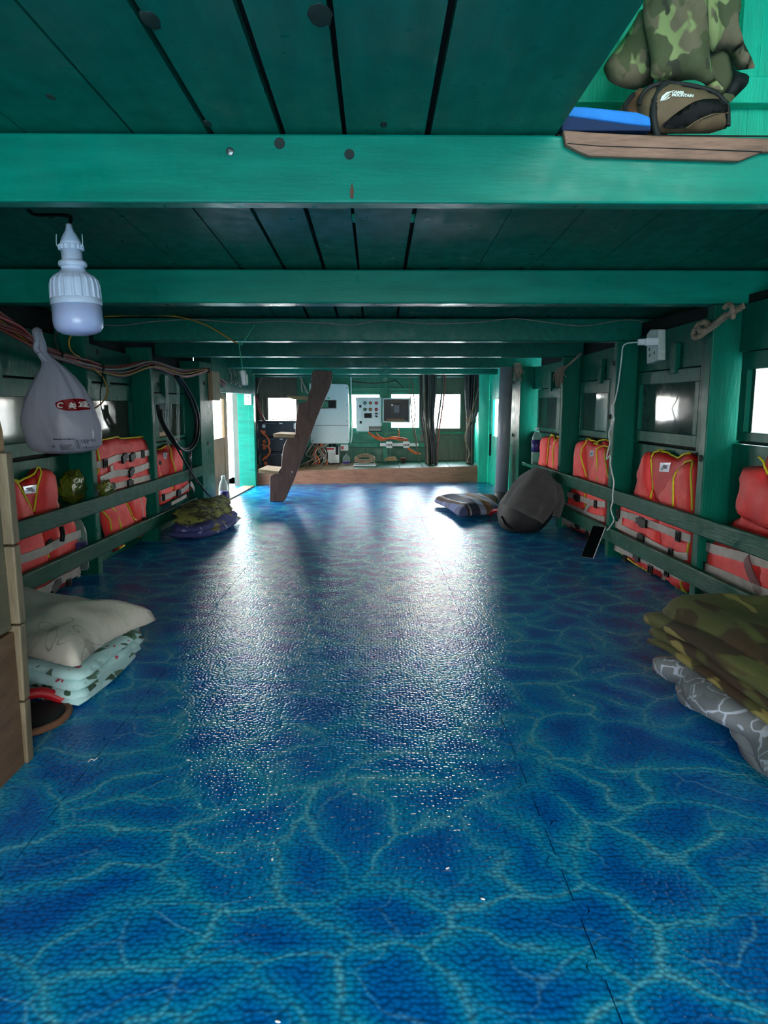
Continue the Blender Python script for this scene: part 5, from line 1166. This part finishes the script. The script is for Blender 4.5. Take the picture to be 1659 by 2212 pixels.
box('keypad', 'greyprint', dv, p[2][0], p[3][0], 9.79, 9.801, p[3][1], p[2][1], .003); box('print', 'print', dv, p[4][0], p[5][0], 9.797, 9.801, p[5][1], p[4][1], 0)
p = [(0.139,0.784),(0.399,0.744)]; box('wire_tray', 'oldwood', dc, p[0][0], p[1][0], 9.86, 9.92, p[1][1], p[0][1], .003)
# breaker rail
dn = thing('breaker_rail', 'white mounting rail with two small breakers under the far windows', 'rail', (.2, 9.93, .41))
p = [(0.057,0.442),(0.595,0.399)]; box('rail', 'white', dn, p[0][0], p[1][0], 9.93, 9.965, p[1][1], p[0][1], .003)
for q in ([(0.142,0.465),(0.227,0.377)], [(0.38,0.464),(0.465,0.377)]):
    b_ = box('breaker', 'white', dn, q[0][0], q[1][0], 9.88, 9.93, q[1][1], q[0][1], .004)
    wd = (q[1][0]-q[0][0])/4
    for k in range(4): box('lever', 'blackprint', b_, q[0][0]+wd*(k+.2), q[0][0]+wd*(k+.8), 9.87, 9.881, (q[0][1]+q[1][1])/2-.012, (q[0][1]+q[1][1])/2+.01, .002)
# coil of rope on a tray
tr = MB().box(-.30, .0, 9.25, 9.55, zp(-.15)+.0, zp(-.15)+.012).build('tray', 'white', None, bevel=.004); tag(tr, 'flat white tray on the platform under the coiled pale cable', 'tray')
co = thing('coiled_cable', 'coil of pale cable on a white tray on the platform', 'cable', (-.15, 9.4, .19))
pts = [];
for i in range(150):
    a = i*.3; rr = .105+.018*sin(i*.19); pts.append((-.15+rr*1.1*cos(a), 9.4+rr*.9*sin(a), zp(-.15)+.03+.045*(i/150)+.006*sin(i*.5)+.035+.035*sin(a)))
MB().tube(pts, .0085, 6, False).build('coil', 'rope', co, smooth=True); MB().tube([pts[-1], (-.02, 9.3, .22), (.02, 9.28, .2)], .0085, 6).build('coil_end', 'rope', co, smooth=True)
# brown wooden pulley
pl_ = thing('wood_wedge', 'brown wooden offcut with a round knob on the platform', 'offcut', (.3, 9.7, .19))
MB().prism([(0.111,0.239),(0.159,0.268),(0.262,0.274),(0.294,0.223),(0.119,0.217)], lambda u, v, t: (u, 9.6+.1*t, max(v, zp(.25)-.004))).build('block', 'dooredge', pl_, bevel=.004)
MB().lathe([(.02, 0), (.02, .04), (.045, .045), (.045, .075), (.03, .08)], (.37, 9.66, zp(.37)-.0045), (0, 0, 1), 16).build('knob', 'stair', pl_, smooth=True)
# white cords hanging
for k, (q, lb) in enumerate((([(0.443,1.366),(0.455,1.163),(0.473,0.931),(0.498,0.681),(0.547,0.429),(0.588,0.167)], 'pale cord hanging from ceiling to platform left of the black hoses'), ([(0.47,1.348),(0.495,1.179),(0.528,0.9),(0.517,0.681),(0.562,0.461)], 'second pale cord hanging beside the black hoses'), ([(-0.335,1.513),(-0.331,1.255),(-0.327,0.984),(-0.322,0.722),(-0.324,0.555),(-0.342,0.458)], 'white cable hanging beside the inverter'))):
    wire('pale_cable', lb, 'cord', [(x, 9.62, max(z, .195)) for x, z in q], .008, 'olivecable' if k < 2 else 'whitewire')

# ================================================================ HANGING HOSE BUNDLES
hb1 = thing('hose_bundle', 'thick bundle of dark hoses hanging from ceiling to platform at the far wall', 'hoses', (.7, 9.4, .2))
for k in range(17):
    rg = random.Random(400+k); f = k/16
    xt = .57+.2*f+rg.uniform(-.01, .01); xm = .60+.17*f+rg.uniform(-.02, .02); xb = .655+.15*f+rg.uniform(-.01, .01); y = 9.35+rg.uniform(-.07, .1)
    MB().tube([(xt, y, 1.44), (xt+.01, y, 1.2), (xm, y+.01, .8), (xb-.01, y, .42), (xb, y, zp(xb)+.002)], rg.choice([.012, .015, .018, .01]), 7).build('hose', rg.choice(['darkcable', 'hose', 'olivecable', 'darkcable', 'black']), hb1, smooth=True)
for xx, yy, r_, mt in ((.86, 9.3, .012, 'darkcable'), (.895, 9.32, .01, 'redwire')):
    MB().tube([(xx, yy, 1.44), (xx-.01, yy, 1.1), (xx-.06, yy, .7), (xx-.09, yy, .4), (xx-.09, yy, .2)], r_, 7).build('hose', mt, hb1, smooth=True)
hb2 = thing('hose_bundle', 'slanting bundle of dark hoses tied with cord in the far right corner', 'hoses', (1.22, 9.2, .2))
for k in range(13):
    rg = random.Random(450+k); f = k/12
    xt = 1.17+.16*f+rg.uniform(-.01, .01); xb = 1.195+.075*f+rg.uniform(-.01, .01); y = 9.25+rg.uniform(-.06, .06)
    MB().tube([(xt, y, 1.40), (xt-.005, y, 1.2), (1.19+.09*f, y, .75), (xb, y, .4), (xb, y, zp(xb)+.002)], rg.choice([.01, .013, .016]), 7).build('hose', rg.choice(['darkcable', 'hose', 'black', 'darkcable']), hb2, smooth=True)
q = [(1.342,1.359),(1.309,1.184),(1.232,0.905),(1.19,0.749),(1.148,0.608),(1.157,0.488),(1.205,0.353),(1.184,0.278),(1.172,0.24),(1.207,0.247)]
MB().tube([(x, 9.12, z) for x, z in q], .009, 6).build('cord', 'rope', hb2, smooth=True)
for k in range(3): MB().lathe([(.062, -.008), (.068, -.004), (.068, .004), (.062, .008)], (1.232, 9.24, .76+.02*k), (.1, .05, 1), 18).build('tie', 'rope', hb2, smooth=True)
for k in range(4):
    rg = random.Random(480+k); MB().tube([(1.23+.03*k, 9.1, 1.37), (1.30+.015*k, 9.02, 1.2), (1.26+.01*k, 9.02, .9), (1.22, 9.1, .72)], .007, 6).build('hose', 'darkcable', hb2, smooth=True)
sl = thing('hanging_wires', 'grey wires dangling from the ceiling left of the inverter', 'wires', (-1.0, 9.3, 1.3))
for q in ([(-0.975,1.315),(-0.942,1.247),(-0.886,1.139)], [(-0.952,1.303),(-0.96,1.201),(-0.95,1.122)], [(-1.47,1.303),(-1.518,1.201),(-1.538,1.11)], [(-1.573,1.314),(-1.615,1.235)], [(-0.931,1.224),(-0.909,1.156),(-0.875,1.11)]): MB().tube([(x, 9.3, z+.01) for x, z in q], .008, 6).build('wire', 'greywire', sl, smooth=True)
wire('sagging_cable', 'dark cable sagging along the top of the far wall', 'cable', [(x, 9.93, z) for x, z in [(-0.362,1.296),(-0.201,1.272),(-0.007,1.265),(0.187,1.284),(0.268,1.304),(0.317,1.265),(0.382,1.201)]], .007, 'darkcable')

# ================================================================ BACKPACK WITH TOWEL
bk = thing('backpack', 'black backpack slumped on the floor against the right rail', 'backpack', (1.24, 5.8, 0))
bcx, bcy, bcz = 1.205, 5.66, .205; brx, bry, brz = .205, .33, .245
def bshape(d):
    k = 1+.06*noise.noise(Vector(d)*2.1); return k*(1-.18*max(0, d[2])*abs(d[1]))
def bpt(d, off=0.):
    m_ = bshape(d); l = abs(d[0])**2.6+abs(d[1])**2.6+abs(d[2])**2.6; m_ *= l**(-1/2.6)
    x, y, z = brx*d[0]*m_, bry*d[1]*m_, brz*d[2]*m_; f_ = 1-.42*max(0, z/brz)**1.3; x *= f_; y *= f_; x += .085*(z/brz+.3); y += .06*(z/brz)
    n_ = Vector((d[0]/brx, d[1]/bry, d[2]/brz)).normalized(); return Vector((bcx+x, bcy+y, max(.003, bcz+z)))+n_*off
m = MB(); nu, nv = 40, 24
for i in range(nv+1):
    f_ = -pi/2+pi*i/nv
    for k in range(nu): th = 2*pi*k/nu; m.v.append(tuple(bpt((cos(f_)*cos(th), cos(f_)*sin(th), sin(f_)))))
for i in range(nv):
    for k in range(nu): m.f.append((i*nu+k, i*nu+(k+1) % nu, (i+1)*nu+(k+1) % nu, (i+1)*nu+k))
m.build('bag_body', 'blackcloth', bk, smooth=True)
MB().tube([bpt((-.9, -.35, -.35), .012), bpt((-.85, -.6, -.6), .014), bpt((-.5, -.8, -.8), .012)], .012, 7).build('shoulder_strap', 'hose', bk, smooth=True)
MB().tube([bpt((-.2, -.95, -.62), .004), bpt((.2, -.97, -.62), .004), bpt((.6, -.8, -.55), .004)], .005, 6).build('zip', 'hose', bk, smooth=True)
MB().tube([(1.02, 6.22, .012), (1.0, 6.08, .05), (1.03, 5.98, .09), (1.08, 5.9, .10)], .016, 7).build('red_strap', 'redprint', bk, smooth=True)
# towel draped over it: a grid of directions on the bag, offset outwards
tw = thing('towel', 'grey terry towel draped over the black backpack', 'towel', (1.25, 5.6, .44))
m = MB(); NU, NV = 34, 26
def tdir(a, b):       # a across 0..1 (left..right), b from back top to front hem
    p00 = Vector((-.15, .55, .83)); p10 = Vector((.75, .35, .60)); p01 = Vector((-.98, -.35, .02)); p11 = Vector((.28, -.92, -.38))
    q = p00*(1-a)*(1-b)+p10*a*(1-b)+p01*(1-a)*b+p11*a*b; q.z += .30*sin(pi*b)*.9+.12*sin(pi*a)*b; q.y -= .25*sin(pi*b)*sin(pi*a); return q.normalized()
for i in range(NU+1):
    for j in range(NV+1):
        a, b = i/NU, j/NV; d = tdir(a, b); off = .012+.010*noise.noise(Vector((a*5, b*3, 1)))+.006*sin(a*17+b*3)*b
        m.v.append(tuple(bpt(tuple(d), max(.014, off+.012))))
for i in range(NU):
    for j in range(NV): a = i*(NV+1)+j; m.f.append((a, a+NV+1, a+NV+2, a+1))
m.build('cloth', 'towel', tw, smooth=True, solid=.006)
e = [Vector(m.v[i*(NV+1)+NV]) for i in range(NU+1)]; MB().tube(e, .006, 6, False).build('hem', 'towel', tw, smooth=True)
e = [Vector(m.v[NU*(NV+1)+j]) for j in range(NV+1)]; MB().tube(e, .006, 6, False).build('hem', 'towel', tw, smooth=True)
m2 = MB(); q = [bpt((.70, .25, .60), .012), bpt((.80, -.25, .45), .03), bpt((.78, -.55, .12), .035), bpt((.72, -.66, -.25), .03)]; m2.tube(q, .032, 10); m2.build('rolled_end', 'towel', tw, smooth=True)

# ================================================================ CHECKED PILLOW
A, B, C_, D = Vector((.56, 6.9)), Vector((.70, 5.95)), Vector((1.12, 6.12)), Vector((1.22, 7.0))
def plaid_uv(x, y):
    p = Vector((x, y)); a0 = (A+B)/2; a1 = (C_+D)/2; d = a1-a0; u = (p-a0).dot(d)/d.length_squared
    b0 = (A+D)/2; b1 = (B+C_)/2; e = b1-b0; v = (p-b0).dot(e)/e.length_squared; return (u, v)
m = MB(); ctr = (A+B+C_+D)/4
ol = []
for p, q in ((A, B), (B, C_), (C_, D), (D, A)):
    for i in range(6):
        t_ = i/6; r_ = p+(q-p)*t_; ol.append(r_+(ctr-r_)*.10*sin(pi*t_))
puffy(m, [tuple(p) for p in ol], lambda u, v, h: (u, v, .045+h), .105, .30, .018, .42, .10, 5, 3., plaid_uv)
tag(m.build('checked_pillow', 'plaid', None, smooth=True), 'brown and blue checked pillow lying on the floor by the backpack', 'pillow')

# ================================================================ LEFT PILLOW AND BLANKET
def slab(poly, z, th, mat, name, parent, seed, wr=.35, res=.035, edge=.05):
    m = MB(); puffy(m, poly, lambda u, v, h: (u, v, z+h), th*.55, edge, res, .8, wr, 6, seed); return m.build(name, mat, parent, smooth=True)
bl = thing('floral_blanket', 'pale blue floral blanket folded under the cream pillow', 'blanket', (-1.25, 2.6, 0))
base = [(-0.925,2.725),(-0.931,2.449),(-0.948,2.203),(-1.011,2.193),(-1.146,2.282),(-1.257,2.323),(-1.457,2.455)]+[(-1.62, 3.0), (-1.2, 3.05)]
rgb_ = random.Random(4)
for k in range(4):
    poly = [(x+rgb_.uniform(-.022, .022), y+rgb_.uniform(-.025, .025)) for x, y in base]
    slab(poly, .022+.03*k, .034, 'floralblue', 'fold', bl, k*3.1, .5, .03, .03)
pw = [Vector(p) for p in [(-0.849,2.682),(-0.956,2.168)]]+[Vector((-1.60, 2.42)), Vector((-1.60, 3.05))]
ol = []; ctr = sum(pw, Vector((0, 0)))/4
for i in range(4):
    p, q = pw[i], pw[(i+1) % 4]
    for j in range(7): t_ = j/7; r_ = p+(q-p)*t_; ol.append(tuple(r_+(ctr-r_)*.12*sin(pi*t_)))
m = MB(); puffy(m, ol, lambda u, v, h: (u, v, .165+h), .105, .24, .025, .30, .16, 7, 8.)
tag(m.build('cream_pillow', 'pillow', None, smooth=True), 'cream pillow with outlined flowers on the blue blanket at left', 'pillow')
sh = thing('slipper', 'dark slipper with brown rim half under the floral blanket', 'slipper', (-1.08, 2.16, 0))
sp = [(-1.055+.115*cos(a)*(1.0), 2.14+.13*sin(a)) for a in [i*2*pi/26 for i in range(26)]]
m = MB(); puffy(m, sp, lambda u, v, h: (u-.05, v, .006+h), .016, .03, .025, .3); m.build('sole', 'blackcloth', sh, smooth=True)
MB().tube([(x-.05, y, .012) for x, y in sp[-8:]+sp[:8]], .012, 8, False).build('rim', 'bagtan', sh, smooth=True)
MB().tube([(-1.2, 2.12, .02), (-1.16, 2.17, .055), (-1.1, 2.22, .06), (-1.04, 2.25, .02)], .018, 8).build('strap', 'redprint', sh, smooth=True)

# ================================================================ FAR LEFT BLANKETS
nb = thing('navy_floral_blanket', 'navy floral blanket folded on the floor under the olive one at far left', 'blanket', (-1.37, 5.5, 0))
fb_ = [(-1.55, 5.2), (-1.44, 5.12), (-1.28, 5.13), (-1.19, 5.3), (-1.13, 5.75), (-1.16, 6.0), (-1.5, 5.98)]
for k in range(2): slab([(x+rgb_.uniform(-.02, .02), y+rgb_.uniform(-.03, .03)) for x, y in fb_], .03+.045*k, .062, 'navyfloral', 'fold', nb, 20+k*2.3, .8, .03, .05)
ob = thing('olive_blanket', 'olive green patterned blanket folded on the navy one at far left', 'blanket', (-1.37, 5.5, .11))
fb2 = [(-1.53, 5.24), (-1.44, 5.17), (-1.28, 5.2), (-1.22, 5.38), (-1.17, 5.8), (-1.24, 5.95), (-1.5, 5.9)]
for k in range(2): slab([(x+rgb_.uniform(-.02, .02), y+rgb_.uniform(-.03, .03)) for x, y in fb2], .132+.05*k, .07, 'camo2', 'fold', ob, 40+k*2.3, .9, .03, .06)

# ================================================================ RIGHT FOREGROUND BLANKETS
def zigzag(x0, x1, z0, n, th, y0, y1, ny, mat, parent, seed, droop=.0, skew=.0, name='fold', bunch=.0):
    prof_ = []; r_ = th*.5
    for k in range(n):
        a, b = (x0, x1) if k % 2 == 0 else (x1, x0)
        a += .012*sin(seed+k*2.1); b += .012*cos(seed*1.3+k)
        for i in range(9): prof_.append((a+(b-a)*i/8, z0+th*(k+.5)))
        if k < n-1:
            sg = 1 if k % 2 == 0 else -1
            for i in range(1, 5): an = -pi/2+pi*i/5; prof_.append((b+sg*r_*cos(an)*1.1, z0+th*(k+1)+r_*sin(an)))
    m = MB(); pts = []
    for i, (x, z) in enumerate(prof_):
        for j in range(ny+1):
            f = j/ny; y = y0+(y1-y0)*f
            nz_ = noise.noise(Vector((x*5, y*4, seed+z*6))); e = (abs(f-.5)*2)**4
            pts.append((x+skew*f+bunch*sin(y*15+z*40+seed)*(1 if x < (x0+x1)/2 else 0)+.014*noise.noise(Vector((y*5, z*12, seed))), y+.03*noise.noise(Vector((x*6, z*30, seed+4)))*(1 if f > .5 else 1), max(.006, z+.012*nz_-droop*e*(1 if f > .5 else .3))))
    m.quadgrid(pts, len(prof_), ny+1); return m.build(name, mat, parent, smooth=True, solid=th*.62)
gbk = thing('grey_blanket', 'grey petal-patterned blanket folded under the olive one at right', 'blanket', (1.3, 2.0, 0))
zigzag(1.05, 1.55, .004, 3, .05, 1.42, 2.36, 40, 'greyfloral', gbk, 1.7, .025, -.02, bunch=.028)
for (y0, y1, zt, ph) in ((1.50, 1.78, .135, .0), (1.70, 2.02, .14, 1.3), (1.95, 2.28, .13, 2.6)):
    m = MB(); n1, n2 = 14, 12; pts = []
    for i in range(n1+1):
        f = i/n1; y = y0+(y1-y0)*f
        for j in range(n2+1):
            g = j/n2; an = g*pi*.95; bul = sin(pi*f)**.7
            x = 1.10-.075*bul*sin(an)-.012*sin(g*9+ph+f*3); z = .012+(zt-.02)*(1-g)*(.55+.45*bul)
            pts.append((x+.01*noise.noise(Vector((y*7, g*4, ph))), y+.05*(g-.5), max(.008, z)))
    m.quadgrid(pts, n1+1, n2+1); m.build('bunched_fold', 'greyfloral', gbk, smooth=True, solid=.012)
olv = thing('olive_blanket', 'thick olive brown blanket folded on top at right foreground', 'blanket', (1.3, 2.1, .15))
zigzag(1.05, 1.56, .156, 5, .026, 1.4, 2.46, 28, 'olive', olv, 4.4, .03, -.05)
m = MB(); puffy(m, [(.99, 2.44), (1.05, 2.0), (1.08, 1.4), (1.58, 1.4), (1.58, 2.5), (1.2, 2.55)], lambda u, v, h: (u, v, .285+h-.05*max(0, (1.08-u)/.1)), .028, .08, .035, .4, .5, 5, 6.); m.build('top_fold', 'olive', olv, smooth=True)
pk = MB(); puffy(pk, [(1.03, 1.40), (1.045, 1.62), (1.2, 1.66), (1.3, 1.4)], lambda u, v, h: (u, v, .012+h), .03, .04, .03, .3); o = pk.build('pink_cloth', 'pinkcloth', None, smooth=True); tag(o, 'pale pink cloth poking out under the grey blanket at right', 'cloth')

# ================================================================ ABOVE THE HATCH
fo = thing('foam_slab', 'bright blue foam slab, underside shade coloured navy, lying by the hatch', 'foam', (.64, 2.0, 1.706))
FT = [(0.482,1.757),(0.544,1.756),(0.677,1.744),(0.712,1.733),(0.717,1.709),(0.65,1.715),(0.507,1.733),(0.483,1.733)]
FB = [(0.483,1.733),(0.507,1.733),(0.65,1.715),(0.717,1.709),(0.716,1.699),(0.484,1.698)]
MB().prism([(u, v) for u, v in FT], lambda u, v, t: (u, 1.96+t*.3, v)).build('top_layer', 'foamblue', fo, bevel=.006)
MB().prism([(u, max(v, 1.6875)) for u, v in FB], lambda u, v, t: (u, 1.962+t*.3, v)).build('shaded_underside', 'foamshade', fo, bevel=.003)  # shaded underside of the slab, drawn as its own navy layer
sb = thing('shoulder_bag', 'taupe shoulder bag with white lettering sitting by the hatch', 'bag', (.9, 2.2, 1.71))
yb = 2.12
BG = [(0.736,1.806),(0.734,1.831),(0.742,1.855),(0.773,1.872),(0.818,1.877),(0.867,1.871),(0.923,1.859),(0.958,1.844),(0.981,1.818),(0.988,1.748),(0.743,1.747)]
m = MB(); puffy(m, BG, lambda u, v, h: (u, yb-h, max(v, 1.690)), .05, .09, .018, 1.2, .05, 9, 2.); m.build('bag_body', 'bagbrown', sb, smooth=True)
fr_ = lambda u, v, off: (u, yb-.05*prof(bdist((u, v), [tuple(p) for p in BG]), .09)-off, v)
PN = [(0.791,1.759),(0.823,1.784),(0.863,1.809),(0.892,1.819),(0.926,1.823),(0.975,1.821),(0.979,1.793),(0.929,1.783),(0.892,1.77),(0.859,1.753),(0.803,1.753)]
m = MB(); puffy(m, PN, lambda u, v, h: fr_(u, v, .004), 0, .02, .014, 0); m.build('side_panel', 'blackcloth', sb, smooth=True)
for q in ([(0.863,1.753),(0.892,1.77),(0.929,1.782),(0.979,1.794)],): MB().tube([fr_(u, v, .006) for u, v in q], .0022, 6).build('piping', 'bagbrown', sb, smooth=True)
MB().tube([fr_(u, v, .004) for u, v in [(0.731,1.817),(0.737,1.839),(0.759,1.863),(0.792,1.872),(0.833,1.875),(0.874,1.869),(0.927,1.856),(0.962,1.839),(0.981,1.811),(0.983,1.762)]], .006, 7).build('zip', 'blackcloth', sb, smooth=True)
tx = [(0.828,1.836),(0.836,1.828)]
for body, (cx, cz), s_, ang in (('CAMEL', [(0.825,1.837)][0], .0112, -.04), ('MOUNTAIN', [(0.837,1.828)][0], .0112, -.02)):
    m = MB(); add_text(m, body, s_, lambda u, v: fr_(cx+u*cos(ang)-v*sin(ang), cz+u*sin(ang)+v*cos(ang), .0045), .25, .0006); m.build('lettering', 'print', sb)
m = MB()
for q in ([(0.777,1.813),(0.781,1.826),(0.794,1.837),(0.812,1.842),(0.805,1.836),(0.791,1.826),(0.784,1.817)], [(0.781,1.813),(0.789,1.822),(0.798,1.829),(0.805,1.832),(0.799,1.826),(0.789,1.817)], [(0.785,1.813),(0.795,1.82),(0.804,1.825),(0.802,1.821),(0.793,1.816)]):
    o = len(m.v); m.v += [tuple(fr_(u, v, .0045)) for u, v in q]; m.f.append(tuple(range(o, o+len(q))))
m.build('emblem', 'print', sb)
MB().ball((.775, 2.2, 1.80), .075, .08, .085, 20, 12, lambda d: 1+.18*noise.noise(Vector(d)*3)).build('side_pocket', 'bagtan', sb, smooth=True)
MB().tube([(.80, 2.1, 1.87), (.77, 2.09, 1.83), (.765, 2.08, 1.77), (.78, 2.08, 1.72)], .010, 7).build('strap', 'blackcloth', sb, smooth=True); MB().tube([(.72, 2.12, 1.85), (.69, 2.1, 1.81), (.70, 2.08, 1.775)], .006, 7).build('strap', 'blackcloth', sb, smooth=True)
# camouflage jacket hanging over the bag
cj = thing('camouflage_jacket', 'camouflage jacket hanging above the shoulder bag in the hatch', 'jacket', (.9, 2.3, 2.2))
yj = 2.34
def drape(poly, y, th, seed, fold=.03, nm='panel'):
    m = MB(); puffy(m, poly, lambda u, v, h: (u+.01*noise.noise(Vector((u*8, v*5, seed))), y-h-fold*sin(u*26+seed+v*3)*.5-.014*sin(u*55+v*22+seed)-.02*noise.noise(Vector((u*9, v*6, seed))), v), th, .06, .022, .5, .3, 8, seed); return m.build(nm, 'camo', cj, smooth=True)
drape([(0.797,2.253),(0.964,2.254),(0.96,2.182),(0.968,2.128),(0.98,2.073),(0.996,2.01),(1.01,1.955),(1.04,1.917),(1.002,1.928),(0.932,1.947),(0.879,1.952),(0.814,1.949),(0.81,1.991),(0.801,2.043),(0.79,2.101),(0.783,2.145)], 2.27, .05, 1.3, .03, 'front_panel')
drape([(0.803,2.178),(0.831,2.197),(0.851,2.138),(0.855,2.062),(0.861,1.971),(0.819,1.962),(0.761,1.963),(0.727,1.982),(0.705,2.02),(0.708,2.035),(0.731,2.069),(0.754,2.1),(0.785,2.145)], 2.36, .05, 5.1, .02, 'side_panel')
drape([(0.948,2.276),(1.085,2.276),(1.089,2.203),(1.09,2.137),(1.108,2.081),(1.128,2.036),(1.144,1.991),(1.119,1.994),(1.098,2.002),(1.086,2.047),(1.068,2.066),(1.04,2.058),(1.009,2.039),(0.972,2.091),(0.959,2.166)], 2.31, .055, 8.2, .02, 'sleeve')
drape([(1.008,2.081),(1.066,2.097),(1.108,2.101),(1.125,2.043),(1.112,1.989),(1.09,1.949),(1.037,1.973)], 2.38, .03, 9.7, .01, 'cuff_lining')
m = MB(); puffy(m, [(1.105,2.098),(1.135,2.036),(1.183,2.025),(1.181,1.997),(1.149,1.965),(1.121,1.938),(1.094,1.965),(1.114,2.013)], lambda u, v, h: (u, 2.41-h, v), .03, .05, .025, .4, .2, 8, 3.); m.build('sleeve_opening', 'blackcloth', cj, smooth=True)
drape([(1.085,1.955),(1.14,1.957),(1.117,1.926),(1.11,1.928)], 2.39, .02, 11.2, .0, 'cuff')
MB().tube([(.9, 2.36, 2.2), (.9, 2.45, 2.26), (.9, 2.66, 2.27)], .012, 8).build('hanging_peg', 'hatchwood', cj, smooth=True)
MB().tube([(.70, 2.34, 2.21), (1.1, 2.34, 2.21)], .012, 8).build('hanger_bar', 'hatchwood', cj, smooth=True)

# ---- crumbs and a thread on the floor
for k, (x, y) in enumerate([(-0.231,1.435),(0.216,1.303),(0.154,1.4),(0.682,2.313),(-0.162,1.018)]):
    o = MB().ball((0, 0, 0), .0028, .0055, .0016, 8, 6).build('crumb', 'print', None, smooth=True); o.location = (x, y, .0017); o.rotation_euler = (0, 0, k*1.1); tag(o, ['tiny white crumb on the foam floor, left of the foreground centre', 'tiny white crumb on the foam floor, nearest the puzzle seam in the foreground', 'tiny pale crumb on the foam floor, middle of the three in the foreground', 'tiny white speck on the foam floor, towards the grey blanket', 'tiny white crumb at the very bottom edge of the floor'][k], 'crumb', 'crumbs on the foam floor')
TH = [(-0.811,1.87),(-0.807,1.886),(-0.797,1.88),(-0.794,1.896)]
wire('thread', 'short white thread on the floor right of the plywood partition', 'thread', [(x, y, .002) for x, y in TH], .0012, 'print', 5)
